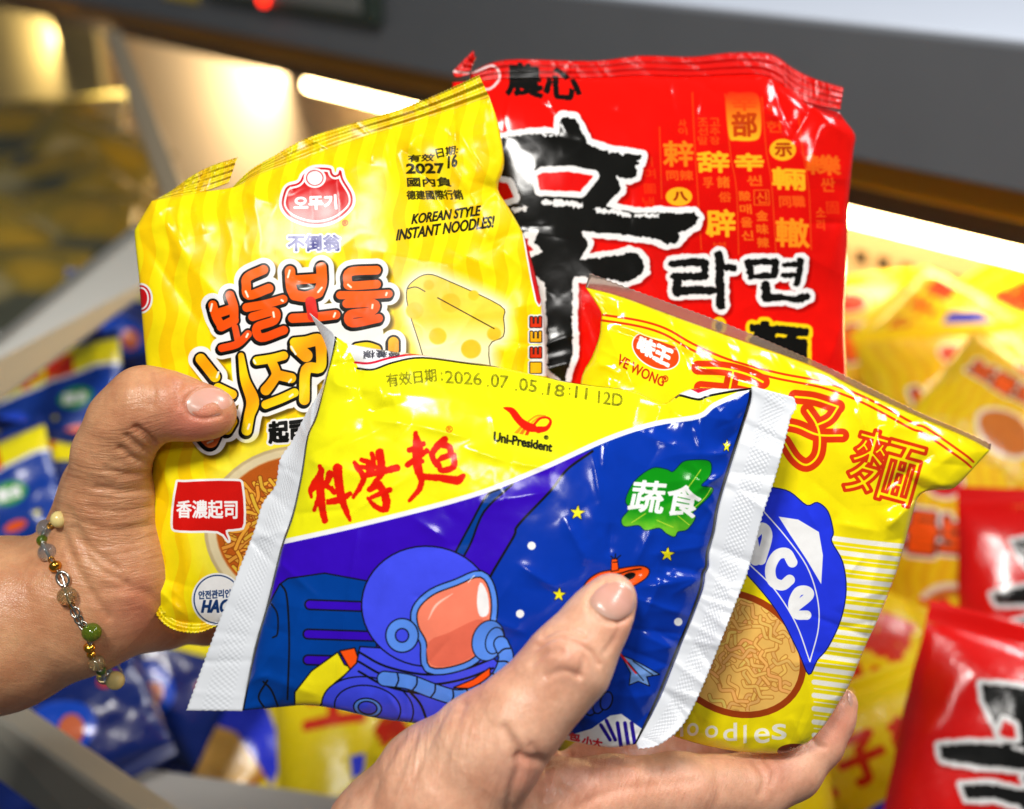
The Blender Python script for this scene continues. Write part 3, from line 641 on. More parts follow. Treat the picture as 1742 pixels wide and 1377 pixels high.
# ------------------------------------------------------------------ simpler artwork of the packs lying in the display
def art_back(kind):
    if kind == 'red':
        c = Canvas(0, 0, 300, 330, 1.0, rgb(228, 14, 10))
        brush_xin(c, View(7.6, 96, 14), .6)
        f = c.text('라면', [(215, 235), (290, 235), (290, 280), (215, 280)], 12); c.fill(f, WHITE, 8); c.fill(f, BLACK, 4)
        c.fill(c.poly([(30, 285), (110, 285), (110, 315), (30, 315)]), rgb(242, 130, 30)); c.fill(c.text('辛', [(250, 40), (285, 40), (285, 80), (250, 80)]), rgb(240, 150, 30), 2)
    elif kind == 'space':
        c = Canvas(0, 0, 300, 230, 1.0, rgb(236, 222, 16))
        c.fill(c.poly([(0, 120), (300, 60), (300, 230), (0, 230)]), rgb(8, 56, 150)); c.fill(c.strokes([([(0, 120), (300, 60)], 3)], 2), WHITE)
        for i, s_ in enumerate('科學麵'):
            f = c.text(s_, [(40 + i * 62, 50 - i * 8), (90 + i * 62, 42 - i * 8), (92 + i * 62, 90 - i * 8), (42 + i * 62, 98 - i * 8)], 4); c.fill(f, rgb(222, 40, 10), 2.5)
        f = c.ellipse((90, 175), 46, 44); c.fill(f, rgb(40, 80, 220)); c.fill(c.ellipse((112, 180), 20, 24), rgb(240, 130, 90))
        f = c.ellipse((220, 130), 32, 24); c.fill(f, rgb(40, 150, 40)); c.fill(c.text('蔬食', [(198, 118), (242, 118), (242, 142), (198, 142)]), WHITE, 1.4)
        c.fill(c.ellipse((215, 195), 22, 9), rgb(244, 90, 20)); star(c, 180, 165, 8); star(c, 260, 185, 8)
    elif kind == 'navy':
        c = Canvas(0, 0, 300, 230, 1.0, rgb(10, 34, 104))
        c.fill(c.poly([(0, 0), (300, 0), (300, 20), (0, 74)]), rgb(232, 216, 16)); f = c.text('科學麵', [(30, 20), (150, 6), (150, 36), (30, 56)], 4); c.fill(f, rgb(222, 60, 10), 2)
        c.fill(c.ellipse((150, 130), 60, 46, .4), rgb(20, 76, 200)); c.fill(c.ellipse((165, 140), 22, 26), rgb(214, 110, 70)); c.fill(c.ellipse((250, 90), 18, 14), rgb(190, 50, 30)); star(c, 60, 170, 9); c.fill(c.ellipse((70, 110), 26, 40, .5), rgb(40, 20, 130))
    elif kind == 'snack':
        c = Canvas(0, 0, 260, 260, 1.0, rgb(240, 214, 14))
        for i, s_ in enumerate('王子麵'):
            f = c.text(s_, [(30 + i * 72, 40), (85 + i * 72, 40), (85 + i * 72, 95), (30 + i * 72, 95)], 4); c.fill(f, rgb(210, 40, 10), 3)
        f = c.ellipse((120, 190), 60, 48); c.fill(f, rgb(160, 62, 14)); c.fill(f, rgb(240, 188, 96), -6); c.fill(c.poly([(70, 130), (150, 120), (190, 170), (190, 210), (130, 165), (70, 160)]), rgb(36, 56, 226))
    elif kind == 'dim_olive':
        c = Canvas(0, 0, 240, 220, 1.0, rgb(120, 104, 40))  # dull gold colours, darkened to carry the far bin's dim light
        c.fill(c.poly([(0, 150), (240, 110), (240, 220), (0, 220)]), rgb(70, 72, 60)); f = c.ellipse((90, 110), 50, 40); c.fill(f, rgb(146, 134, 92), 0, 30); c.fill(c.ellipse((160, 70), 44, 30), rgb(150, 122, 36), 0, 24)
    else:
        c = Canvas(0, 0, 260, 300, 1.0, rgb(238, 206, 16))
        sl, X, Y = c.window((0, 0, 260, 300), 0)
        st = np.sin((X + 4 * np.sin(Y / 12)) * .28) > 0
        c.a[st] = rgb(232, 186, 10)
        f = c.ellipse((130, 40), 30, 24); c.fill(f, WHITE); c.fill(f, rgb(205, 20, 24), -4)
        f = c.text('보들보들', [(40, 90), (220, 80), (220, 130), (40, 140)], 12); c.fill(f, WHITE, 9); c.fill(f, BLACK, 5); c.fill(f, rgb(244, 90, 14), 2.5)
        f = c.ellipse((160, 220), 60, 52); c.fill(f, rgb(232, 226, 210)); c.fill(f, rgb(196, 110, 40), -8)
    return c
# ------------------------------------------------------------------ materials
def new_mat(name):
    m = bpy.data.materials.new(name); m.use_nodes = True
    nt = m.node_tree
    return m, nt, nt.nodes['Principled BSDF']


def N(nt, typ, **kw):
    n = nt.nodes.new(typ)
    for k, v in kw.items():
        if k in n.inputs.keys():
            n.inputs[k].default_value = v
        else:
            setattr(n, k, v)
    return n


def lin(c):
    c = np.asarray(c, float)
    if c.max() > 1.01:
        c = c / 255
    return tuple(np.where(c < .04045, c / 12.92, ((c + .055) / 1.055) ** 2.4)) + (1,)


def film_mat(name, im, rough=.25, bump=.12, scale=120, spec=.5, coat=.3, plain=None):
    """printed plastic film: artwork, gloss, fine crinkle relief"""
    m, nt, b = new_mat(name)
    L = nt.links.new
    if im is not None:
        t = N(nt, 'ShaderNodeTexImage'); t.image = im; t.interpolation = 'Cubic'; t.extension = 'EXTEND'
        tc0 = N(nt, 'ShaderNodeTexCoord'); ni = N(nt, 'ShaderNodeTexNoise', Scale=75.0, Detail=6.0, Roughness=.7); L(tc0.outputs['Object'], ni.inputs['Vector'])
        mi = N(nt, 'ShaderNodeMapRange'); mi.inputs['From Min'].default_value = .3; mi.inputs['From Max'].default_value = .7; mi.inputs['To Min'].default_value = .90; mi.inputs['To Max'].default_value = 1.04; L(ni.outputs['Fac'], mi.inputs['Value'])
        hi_ = N(nt, 'ShaderNodeHueSaturation'); L(t.outputs['Color'], hi_.inputs['Color']); L(mi.outputs['Result'], hi_.inputs['Value']); L(hi_.outputs['Color'], b.inputs['Base Color'])
    else:
        b.inputs['Base Color'].default_value = lin(plain)
    b.inputs['Roughness'].default_value = rough
    b.inputs['Specular IOR Level'].default_value = spec
    b.inputs['Coat Weight'].default_value = coat
    b.inputs['Coat Roughness'].default_value = .12
    tc = N(nt, 'ShaderNodeTexCoord')
    n1 = N(nt, 'ShaderNodeTexNoise', Scale=scale, Detail=3.0, Roughness=.55)
    n1.noise_dimensions = '3D'
    L(tc.outputs['Object'], n1.inputs['Vector'])
    v = N(nt, 'ShaderNodeTexVoronoi', Scale=scale * .35); v.feature = 'DISTANCE_TO_EDGE'
    mx = N(nt, 'ShaderNodeMixRGB', Fac=.2); mx.blend_type = 'ADD'
    wob = N(nt, 'ShaderNodeTexNoise', Scale=scale * .5)
    L(tc.outputs['Object'], wob.inputs['Vector'])
    ad = N(nt, 'ShaderNodeVectorMath'); ad.operation = 'MULTIPLY_ADD'
    ad.inputs[1].default_value = (.02, .02, .02)
    L(wob.outputs['Color'], ad.inputs[0]); L(tc.outputs['Object'], ad.inputs[2]); L(ad.outputs[0], v.inputs['Vector'])
    mr = N(nt, 'ShaderNodeMapRange'); mr.inputs['From Max'].default_value = .12
    L(v.outputs['Distance'], mr.inputs['Value'])
    L(n1.outputs['Fac'], mx.inputs['Color1']); L(mr.outputs['Result'], mx.inputs['Color2'])
    bp = N(nt, 'ShaderNodeBump', Strength=bump, Distance=.0012)
    L(mx.outputs['Color'], bp.inputs['Height'])
    L(bp.outputs['Normal'], b.inputs['Normal']); L(bp.outputs['Normal'], b.inputs['Coat Normal'])
    # faint smudges in the gloss
    n2 = N(nt, 'ShaderNodeTexNoise', Scale=40.0, Detail=4.0)
    L(tc.outputs['Object'], n2.inputs['Vector'])
    m2 = N(nt, 'ShaderNodeMapRange'); m2.inputs['To Min'].default_value = rough * .7; m2.inputs['To Max'].default_value = rough * 1.5
    L(n2.outputs['Fac'], m2.inputs['Value']); L(m2.outputs['Result'], b.inputs['Roughness'])
    return m


def plain_mat(name, col, rough=.5, metal=0, noise=.0, nscale=30, spec=.5):
    m, nt, b = new_mat(name)
    b.inputs['Roughness'].default_value = rough; b.inputs['Metallic'].default_value = metal
    b.inputs['Specular IOR Level'].default_value = spec
    b.inputs['Base Color'].default_value = lin(col)
    if noise:
        tc = N(nt, 'ShaderNodeTexCoord'); n = N(nt, 'ShaderNodeTexNoise', Scale=float(nscale), Detail=4.0)
        nt.links.new(tc.outputs['Object'], n.inputs['Vector'])
        hs = N(nt, 'ShaderNodeHueSaturation', Color=lin(col))
        mr = N(nt, 'ShaderNodeMapRange'); mr.inputs['To Min'].default_value = 1 - noise; mr.inputs['To Max'].default_value = 1 + noise
        nt.links.new(n.outputs['Fac'], mr.inputs['Value']); nt.links.new(mr.outputs['Result'], hs.inputs['Value'])
        nt.links.new(hs.outputs['Color'], b.inputs['Base Color'])
    return m


def crimp_mat(name, col, waffle, rough=.4, im=None, ribs=False, depth=.0004):
    """heat-sealed end: embossed waffle or ribs running along the seal (UV: u across, v along, in millimetres)"""
    m, nt, b = new_mat(name); L = nt.links.new
    b.inputs['Roughness'].default_value = rough; b.inputs['Coat Weight'].default_value = .25; b.inputs['Coat Roughness'].default_value = .2
    uv = N(nt, 'ShaderNodeUVMap'); uv.uv_map = 'Seal'
    sx = N(nt, 'ShaderNodeSeparateXYZ'); L(uv.outputs['UV'], sx.inputs[0])

    def sn(sock, f):
        a = N(nt, 'ShaderNodeMath'); a.operation = 'MULTIPLY'; a.inputs[1].default_value = f; L(sock, a.inputs[0])
        s = N(nt, 'ShaderNodeMath'); s.operation = 'SINE'; L(a.outputs[0], s.inputs[0]); return s.outputs[0]
    if ribs:
        h = sn(sx.outputs['X'], 2 * math.pi / waffle)
    else:
        p = N(nt, 'ShaderNodeMath'); p.operation = 'MULTIPLY'
        L(sn(sx.outputs['X'], 2 * math.pi / waffle), p.inputs[0]); L(sn(sx.outputs['Y'], 2 * math.pi / waffle), p.inputs[1]); h = p.outputs[0]
        lim = N(nt, 'ShaderNodeMapRange'); lim.interpolation_type = 'SMOOTHSTEP'
        at = N(nt, 'ShaderNodeAttribute'); at.attribute_name = 'emboss'
        q = N(nt, 'ShaderNodeMath'); q.operation = 'MULTIPLY'; L(h, q.inputs[0]); L(at.outputs['Fac'], q.inputs[1]); h = q.outputs[0]
    bp = N(nt, 'ShaderNodeBump', Strength=.9, Distance=depth); L(h, bp.inputs['Height']); L(bp.outputs['Normal'], b.inputs['Normal'])
    if im is not None:
        t = N(nt, 'ShaderNodeTexImage'); t.image = im; t.extension = 'EXTEND'; u2 = N(nt, 'ShaderNodeUVMap'); u2.uv_map = 'UVMap'
        L(u2.outputs['UV'], t.inputs['Vector']); L(t.outputs['Color'], b.inputs['Base Color'])
    else:
        b.inputs['Base Color'].default_value = lin(col)
    return m


# ------------------------------------------------------------------ wrappers
def resample(pts, n, smooth=3):
    pts = np.asarray(pts, float)
    if smooth and len(pts) > 2:
        pts = catmull(pts, smooth)
    s = np.r_[0, np.cumsum(np.hypot(*np.diff(pts, axis=0).T))]
    t = np.linspace(0, s[-1], n)
    return np.stack([np.interp(t, s, pts[:, 0]), np.interp(t, s, pts[:, 1])], 1)


def coons(top, right, bottom, left, nu, nv, sm=3):
    """top/bottom run left->right, left/right run top->bottom; returns photo positions (nv, nu)"""
    T, B = resample(top, nu, sm), resample(bottom, nu, sm); Lf, Rt = resample(left, nv, sm), resample(right, nv, sm)
    u = np.linspace(0, 1, nu)[None, :, None]; v = np.linspace(0, 1, nv)[:, None, None]
    P = (1 - v) * T[None] + v * B[None] + (1 - u) * Lf[:, None] + u * Rt[:, None] - ((1 - u) * (1 - v) * T[0] + u * (1 - v) * T[-1] + (1 - u) * v * B[0] + u * v * B[-1])
    return P, np.broadcast_to(u[..., 0], P.shape[:2]), np.broadcast_to(v[..., 0], P.shape[:2])


def grid_faces(nv, nu, off=0, flip=False):
    j, i = np.meshgrid(np.arange(nv - 1), np.arange(nu - 1), indexing='ij')
    a = (j * nu + i).ravel() + off
    F = np.stack([a, a + nu, a + nu + 1, a + 1], 1)
    return F[:, ::-1] if flip else F


def creases(X, Y, lst):
    """lst of (x1, y1, x2, y2, height mm, width px): film folds; positive = towards the viewer"""
    h = np.zeros_like(X)
    for x1, y1, x2, y2, amp, w in lst:
        dx, dy = x2 - x1, y2 - y1; L2 = dx * dx + dy * dy
        t = ((X - x1) * dx + (Y - y1) * dy) / L2; tc = np.clip(t, 0, 1)
        d = np.hypot(X - x1 - tc * dx, Y - y1 - tc * dy)
        taper = np.clip(1.15 - np.abs(2 * tc - 1) ** 2, 0.15, 1)
        h += amp * taper * np.exp(-np.sqrt((d / w) ** 2 + .04) + .2)
    return h / 1000


def pillow(u, v, p=3.0, eu=1.0, ev=1.0):
    a = 1 - np.abs(2 * u - 1) ** p; b = 1 - np.abs(2 * v - 1) ** p
    return np.clip(a, 0, 1) ** (.55 * eu) * np.clip(b, 0, 1) ** (.55 * ev)


def wrapper(name, parent, mat, canvas, bounds, nu, nv, depth, bulge, back, fold=(), wr=.5, seed=0, pp=3.0, ext=(), tension=(.8, .8, .8, .8), sm=3):
    """front and back film of one pack, one closed mesh. depth(px,py) = seam surface distance"""
    P, u, v = coons(*bounds, nu, nv, sm)
    X, Y = P[..., 0], P[..., 1]
    base = depth(X, Y)
    pl = pillow(u, v, pp)
    edge = np.minimum(np.minimum(u, 1 - u), np.minimum(v, 1 - v))
    fade = np.clip(edge / .03, 0, 1)
    h = pl * bulge
    # crinkles: tension folds running in from the seals, soft dents, fine creases
    t = 0
    for k, (q, along, dist) in enumerate(((tension[0], u, v), (tension[1], v, 1 - u), (tension[2], u, 1 - v), (tension[3], v, u))):
        if q:
            t = t + q * np.exp(-dist / .10) * np.clip(dist / .02, 0, 1) * ridged(along * 13 + .6 * vnoise(dist * 6, along * 4, seed + k), dist * 1.2, seed + 20 + k)
    h = h + (t * .9 + wr * (.8 * fbm(X / 130, Y / 130, seed, 2) + .45 * (ridged(X / 95 + fbm(X / 60, Y / 60, seed + 3) * .7, Y / 95 + fbm(X / 70, Y / 70, seed + 4) * .7, seed + 5)))) / 1000 * fade
    rc = random.Random(seed + 100)
    x0_, x1_, y0_, y1_ = X.min(), X.max(), Y.min(), Y.max()
    extra = []
    nr_, nc_ = X.shape
    for k in range(int(80 * wr / .35)):
        if k % 5 < 3:                                   # folds running in from the rim
            sd = rc.choice((0, 0, 1, 1, 2, 3) if nr_ < nc_ else (2, 2, 3, 3, 0, 1))
            f_ = rc.random()
            jj, ii = ((int(f_ * (nr_ - 1)), 0), (int(f_ * (nr_ - 1)), nc_ - 1), (0, int(f_ * (nc_ - 1))), (nr_ - 1, int(f_ * (nc_ - 1))))[sd]
            a = (0, math.pi, math.pi / 2, -math.pi / 2)[sd] + rc.gauss(0, .45); Lr = rc.uniform(50, 170); am = rc.uniform(.3, .85)
            x, y = X[jj, ii] - math.cos(a) * Lr * .25, Y[jj, ii] - math.sin(a) * Lr * .25
        else:
            x, y, a, Lr = rc.uniform(x0_, x1_), rc.uniform(y0_, y1_), rc.uniform(0, math.pi), rc.uniform(30, 150); am = rc.uniform(.12, .4)
        extra.append((x, y, x + Lr * math.cos(a), y + Lr * math.sin(a), rc.choice((-1, 1)) * am, rc.uniform(5, 11)))
    h = h + (creases(X, Y, extra) + creases(X, Y, fold)) * np.clip(edge / .012, 0, 1)
    F = world(X, Y, base - h).reshape(-1, 3)
    hb = pl * back + .0006 * fbm(X / 60, Y / 60, seed + 9) * fade
    Bk = world(X, Y, base + hb + .0004 * fade).reshape(-1, 3)
    n = nu * nv
    inner = np.zeros((nv, nu), bool); inner[1:-1, 1:-1] = True
    idx = np.arange(n); bmap = np.where(inner.ravel(), 0, idx)
    bi = np.flatnonzero(inner.ravel()); bmap[bi] = n + np.arange(len(bi))
    V = np.vstack([F, Bk[bi]])
    fb = bmap[grid_faces(nv, nu, 0, True)]
    faces = np.vstack([grid_faces(nv, nu), fb])
    uv = canvas.uv(X, Y); uv = np.vstack([uv, uv[bi]])
    o = mesh_obj(name, V, faces, mat, parent, uv=uv)
    return o, (X, Y, base - h)


def strip(name, parent, mat, a, b, na, nb, depth, canvas=None, thick=.0003, wav=0, seed=0, sag=0, emb=(.2, .8), ripple=0, wrk=1.0):
    """flat sealed end between two photo polylines a (outer) and b (inner), both top->bottom or left->right"""
    A, B = resample(a, nb), resample(b, nb)
    A = A + ((A - B) / np.maximum(np.hypot(*(A - B).T), 1e-6)[:, None]) * (.9 * ((np.arange(nb) % 2) * 2 - 1) * (np.hypot(*(A - B).T) > 8))[:, None]
    t = np.linspace(0, 1, na)[None, :, None]
    P = A[:, None] * (1 - t) + B[:, None] * t
    X, Y = P[..., 0], P[..., 1]
    s = np.broadcast_to(np.linspace(0, 1, nb)[:, None], X.shape); tt = np.broadcast_to(np.linspace(0, 1, na)[None, :], X.shape)
    D = depth(X, Y, tt, s) if depth.__code__.co_argcount == 4 else depth(X, Y)
    rs = random.Random(seed + 5)
    for _ in range(int(16 * wrk)):
        s0, sl_, w0 = rs.random(), rs.uniform(-.05, .05), rs.uniform(.004, .014)
        D = D - rs.choice((-1, 1)) * rs.uniform(.2, .8) / 1000 * np.exp(-np.abs(s - s0 - sl_ * tt) / w0) * np.clip(tt * 4, .25, 1) ** 0 * (1 - .6 * tt)
    D = D - wav / 1000 * (1 - tt) * fbm(s * 5, tt * .7, seed, 2) - ripple / 1000 * np.sin(s * 60 + 3 * vnoise(s * 7, tt, seed)) * (1 - tt)
    F = world(X, Y, D); Bk = world(X, Y, D + thick)
    n = na * nb
    V = np.vstack([F.reshape(-1, 3), Bk.reshape(-1, 3)])
    faces = [grid_faces(nb, na, 0), grid_faces(nb, na, n, True)]
    ring = np.r_[np.arange(na), np.arange(1, nb) * na + na - 1, (nb - 1) * na + np.arange(na - 2, -1, -1), np.arange(nb - 2, 0, -1) * na]
    r2 = np.roll(ring, -1)
    faces.append(np.stack([ring, r2, r2 + n, ring + n], 1))
    w = np.linalg.norm(F[:, -1] - F[:, 0], axis=1).mean() * 1000
    Ls = np.r_[0, np.cumsum(np.linalg.norm(np.diff(F[:, na // 2], axis=0), axis=1))] * 1000
    suv = np.stack([tt * w, np.broadcast_to(Ls[:, None], X.shape)], -1).reshape(-1, 2)
    em = np.clip((tt - emb[0]) / .05, 0, 1) * np.clip((emb[1] - tt) / .05, 0, 1)
    o = mesh_obj(name, V, np.vstack(faces), mat, parent, uv=canvas.uv(np.r_[X.ravel(), X.ravel()], np.r_[Y.ravel(), Y.ravel()]) if canvas else np.vstack([suv, suv]), attrs={'emboss': np.r_[em.ravel(), em.ravel()]})
    lay = o.data.uv_layers.new(name='Seal')
    li = np.empty(len(o.data.loops), np.int32); o.data.loops.foreach_get('vertex_index', li)
    lay.data.foreach_set('uv', np.vstack([suv, suv]).astype(np.float32)[li].ravel())
    return o


RES = .5 if QUICK else 1.0
q = lambda n: int(n * RES)

# ---- front: yellow and blue pack, white waffle seals left and right
cv = art_space(); im = cv.image('space_noodle_print')
m_space = film_mat('glossy_blue_film', im, .14, .05, 110, .25, .06)
m_white = crimp_mat('white_embossed_seal', (214, 218, 224), 1.42, .4, depth=.00006)
e = empty('noodle_pack', world(850, 950, .365), 'yellow and blue noodle pack with white sealed ends, under the thumb of the lower hand', 'noodle pack', 'noodle packs held in the hands')
dF = lambda x, y: .362 + (x - 850) * .000004 + (950 - y) * .000012
F_top = [(566, 570), (580, 578), (595, 586), (660, 597), (740, 607), (830, 621), (906, 637), (957, 648), (1000, 655), (1075, 665), (1113, 682), (1130, 687), (1142, 680), (1160, 668), (1188, 660), (1239, 662), (1280, 660)]
F_left = [(566, 570), (556, 639), (537, 708), (522, 743), (512, 807), (497, 876), (477, 935), (453, 1034), (433, 1103), (411, 1209)]
F_right = [(1280, 660), (1277, 685), (1251, 768), (1224, 858), (1216, 905), (1206, 940), (1206, 964), (1200, 976), (1196, 1003), (1177, 1054), (1159, 1097), (1122, 1190), (1082, 1266)]
F_bot = [(411, 1209), (470, 1204), (520, 1200), (565, 1205), (640, 1222), (720, 1232), (800, 1238), (900, 1246), (975, 1262), (1040, 1272), (1082, 1266)]
fold = [(598, 600, 622, 708, -2.2, 17), (622, 708, 672, 688, -1.6, 14), (640, 640, 655, 695, 1.4, 16), (575, 590, 600, 680, 1.2, 22), (620, 712, 700, 722, 1.3, 10), (700, 722, 800, 745, .9, 8), (790, 762, 870, 787, .7, 7), (870, 787, 935, 797, .7, 6),
        (1200, 974, 1120, 962, -1.7, 14), (1120, 962, 1010, 1004, -1.0, 16), (1196, 985, 1130, 980, 1.1, 12), (1125, 985, 1092, 1060, 1.0, 10), (1130, 687, 1110, 740, -1.5, 18), (1130, 690, 1180, 720, .8, 12), (1008, 770, 1024, 860, .5, 6),
        (1030, 745, 1026, 800, .4, 5), (1180, 720, 1192, 765, .6, 6), (1095, 740, 1150, 760, .6, 8), (610, 900, 590, 1030, .5, 5), (590, 1030, 572, 1160, .5, 5), (700, 880, 760, 920, .4, 10), (880, 1000, 985, 1010, -.6, 22), (800, 1090, 930, 1080, -.6, 25),
        (1070, 1010, 1150, 900, .7, 20), (1040, 960, 1000, 860, .5, 22), (1100, 1040, 1170, 1040, .8, 14), (1060, 1120, 1120, 1200, .8, 14), (930, 1200, 1050, 1240, 1.0, 14), (1090, 1000, 1190, 985, 1.0, 9), (1075, 970, 1120, 880, 1.0, 10), (1000, 960, 960, 880, .9, 10), (960, 1010, 880, 960, .9, 10), (1090, 1080, 1160, 1110, .9, 9), (1060, 1150, 1100, 1230, .9, 10), (900, 1080, 820, 1050, .8, 10), (1035, 950, 1040, 890, -.9, 10), (1180, 800, 1140, 900, .7, 20), (440, 1150, 560, 1190, .9, 14), (520, 1000, 480, 1150, .5, 14), (560, 830, 610, 720, .5, 20), (1204, 968, 1150, 1100, -.7, 16), (850, 640, 880, 690, -.6, 14)]
oF, SF = wrapper('wrapper', e, m_space, cv, (F_top, F_right, F_bot, F_left), q(300), q(230), dF, .0125, .011, fold, .32, 3, 2.6, tension=(.5, 1.1, 1.0, 1.0))
strip('end_seal', e, m_white, [(526, 532), (556, 588), (563, 606), (545, 664), (521, 703), (496, 752), (476, 782), (469, 826), (447, 856), (432, 905), (397, 994), (363, 1083), (317, 1209)],
      [(566, 566), (569, 580), (556, 639), (537, 708), (522, 743), (512, 807), (497, 876), (477, 935), (453, 1034), (433, 1103), (412, 1210)], 24, 160, lambda x, y, t, s: dF(x, y) - .0002 + (1 - t) * .004 - .003 * np.exp(-(s / .1) ** 2), wav=3.2, seed=4, wrk=1.6, emb=(.22, .8))
strip('end_seal', e, m_white, [(1350, 676), (1355, 690), (1352, 699), (1345, 711), (1337, 744), (1318, 815), (1298, 874), (1283, 933), (1271, 976), (1259, 1007), (1224, 1097), (1190, 1180), (1160, 1236), (1120, 1268), (1086, 1274)],
      [(1278, 657), (1277, 685), (1251, 768), (1224, 858), (1216, 905), (1206, 940), (1206, 964), (1200, 976), (1196, 1003), (1177, 1054), (1159, 1097), (1122, 1190), (1082, 1266)], 24, 160, lambda x, y, t, s: dF(x, y) - .0002 - (1 - t) * .002, wav=2.6, seed=8, wrk=1.6, emb=(.2, .72))

# ---- yellow cheese noodle pack held by the left hand
cv = art_cheese(); im = cv.image('cheese_noodle_print')
m_cheese = film_mat('satin_yellow_film', im, .22, .05, 90, .2, .0)
m_cheese_seal = crimp_mat('ribbed_yellow_seal', None, 2.2, .26, im, ribs=True, depth=.0006)
e = empty('noodle_pack', world(560, 640, .402), 'bright yellow striped noodle pack with orange bubble lettering and a cheese picture', 'noodle pack', 'noodle packs held in the hands')
dY = lambda x, y: .400 + (x - 560) * .000010 + (640 - y) * .000006
Y_top = [(258, 342), (300, 333), (345, 326), (398, 318), (440, 296), (520, 268), (600, 238), (680, 213), (760, 188), (832, 164)]
Y_right = [(832, 164), (846, 205), (857, 262), (856, 290), (847, 322), (866, 354), (892, 402), (906, 450), (917, 494), (925, 542), (930, 640), (932, 760), (928, 900), (915, 1020)]
Y_left = [(258, 342), (233, 384), (229, 402), (236, 470), (243, 560), (250, 640), (256, 740), (259, 800), (250, 880), (251, 940), (255, 992), (268, 1044)]
Y_bot = [(268, 1044), (300, 1060), (345, 1066), (420, 1068), (520, 1072), (640, 1072), (760, 1062), (850, 1046), (915, 1020)]
fold = [(690, 255, 790, 400, -2.4, 15), (775, 215, 850, 330, 1.6, 14), (800, 330, 845, 420, 2.0, 12), (745, 240, 800, 330, 1.8, 12), (720, 215, 690, 260, 1.6, 16), (845, 325, 780, 390, -1.6, 14), (850, 420, 905, 470, 1.2, 14), (260, 345, 330, 460, 1.6, 22), (235, 400, 350, 560, -1.5, 18),
        (330, 460, 400, 540, .9, 20), (280, 380, 300, 470, -1.2, 16), (250, 640, 330, 600, -1.2, 20), (262, 760, 300, 860, 1.5, 14), (300, 860, 330, 1050, 1.2, 18), (255, 990, 330, 1062, 1.6, 12), (270, 1040, 300, 1010, -1.2, 12), (885, 520, 880, 760, 1.2, 14), (905, 480, 903, 700, -1.0, 8),
        (400, 318, 470, 350, 1.0, 16), (560, 250, 580, 300, 1.0, 14), (640, 226, 630, 280, .9, 12), (480, 282, 500, 330, .8, 12), (330, 330, 345, 400, 1.0, 16), (600, 420, 820, 460, .8, 26), (700, 600, 860, 560, .6, 24), (255, 870, 290, 1000, -1.0, 16), (420, 560, 300, 680, .7, 22), (760, 420, 860, 470, 1.0, 18)]
oY, SY = wrapper('wrapper', e, m_cheese, cv, (Y_top, Y_right, Y_bot, Y_left), q(260), q(330), dY, .0125, .010, fold, .42, 21, 2.8, tension=(1.0, .9, 1.0, .8))
strip('end_seal', e, m_cheese_seal, [(396, 318), (425, 290), (472, 262), (520, 236), (600, 210), (680, 186), (745, 160), (815, 128)],
      [(398, 319), (440, 297), (520, 269), (600, 239), (680, 214), (760, 189), (832, 165)], 24, 160, lambda x, y, t, s: dY(x, y) - .0002 + (1 - t) * .003 * np.sin(s * 5), cv, wav=2.0, seed=31)
strip('seal_corner', e, m_cheese_seal, [(290, 326), (322, 302), (360, 282), (404, 268)], [(262, 341), (300, 334), (345, 327), (389, 312)], 20, 70, lambda x, y, t, s: dY(x, y) + .0005 + (1 - t) * .006 * (1 - s), cv, wav=2.0, seed=35, ripple=.5)
strip('bottom_fold', e, m_cheese_seal, [(254, 985), (262, 1040), (290, 1070), (335, 1078), (372, 1064)], [(268, 1000), (284, 1030), (305, 1048), (338, 1052), (366, 1050)], 16, 60, lambda x, y, t, s: dY(x, y) - .003 + .002 * t, cv, wav=1.6, seed=37)

# ---- red spicy noodle pack behind
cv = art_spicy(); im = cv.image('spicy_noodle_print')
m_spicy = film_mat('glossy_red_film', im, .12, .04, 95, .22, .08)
m_spicy_seal = crimp_mat('ribbed_red_seal', None, 2.4, .2, im, ribs=True, depth=.0004)
e = empty('noodle_pack', world(1130, 480, .44), 'bright red noodle pack with a huge black brush character, standing behind the others', 'noodle pack', 'noodle packs held in the hands')
dR = lambda x, y: .440 + (x - 1130) * .000006 + (480 - y) * .000010
R_top = [(770, 140), (800, 138), (836, 135), (884, 133), (1010, 132), (1089, 128), (1176, 130), (1241, 127), (1300, 128), (1340, 150), (1365, 168), (1400, 182), (1428, 192)]
R_right = [(1428, 192), (1438, 206), (1455, 230), (1452, 258), (1446, 321), (1442, 365), (1441, 452), (1437, 539), (1440, 627), (1440, 700), (1438, 800), (1432, 890)]
R_left = [(770, 140), (764, 200), (760, 320), (758, 450), (758, 600), (760, 740), (770, 890)]
R_bot = [(770, 890), (900, 900), (1100, 905), (1300, 900), (1432, 890)]
fold = [(1310, 130, 1345, 230, -2.0, 14), (1340, 150, 1440, 230, 1.8, 12), (1300, 190, 1360, 215, 1.2, 8), (1330, 205, 1350, 260, 1.0, 10), (1320, 160, 1260, 220, 1.0, 14), (1400, 200, 1370, 320, 1.2, 16), (1200, 140, 1180, 200, .7, 12), (1060, 140, 1050, 190, .7, 12), (940, 140, 930, 180, .7, 10),
        (1440, 330, 1400, 500, .9, 18), (880, 140, 850, 220, .8, 14), (1100, 420, 1350, 400, .5, 40), (880, 600, 1000, 560, 1.2, 20), (880, 640, 1000, 610, 1.0, 16), (1436, 540, 1410, 620, 1.2, 12), (1290, 150, 1390, 300, .8, 14)]
oR, SR = wrapper('wrapper', e, m_spicy, cv, (R_top, R_right, R_bot, R_left), q(240), q(260), dR, .0135, .012, fold, .24, 51, 3.2, tension=(.9, .7, .4, .1))
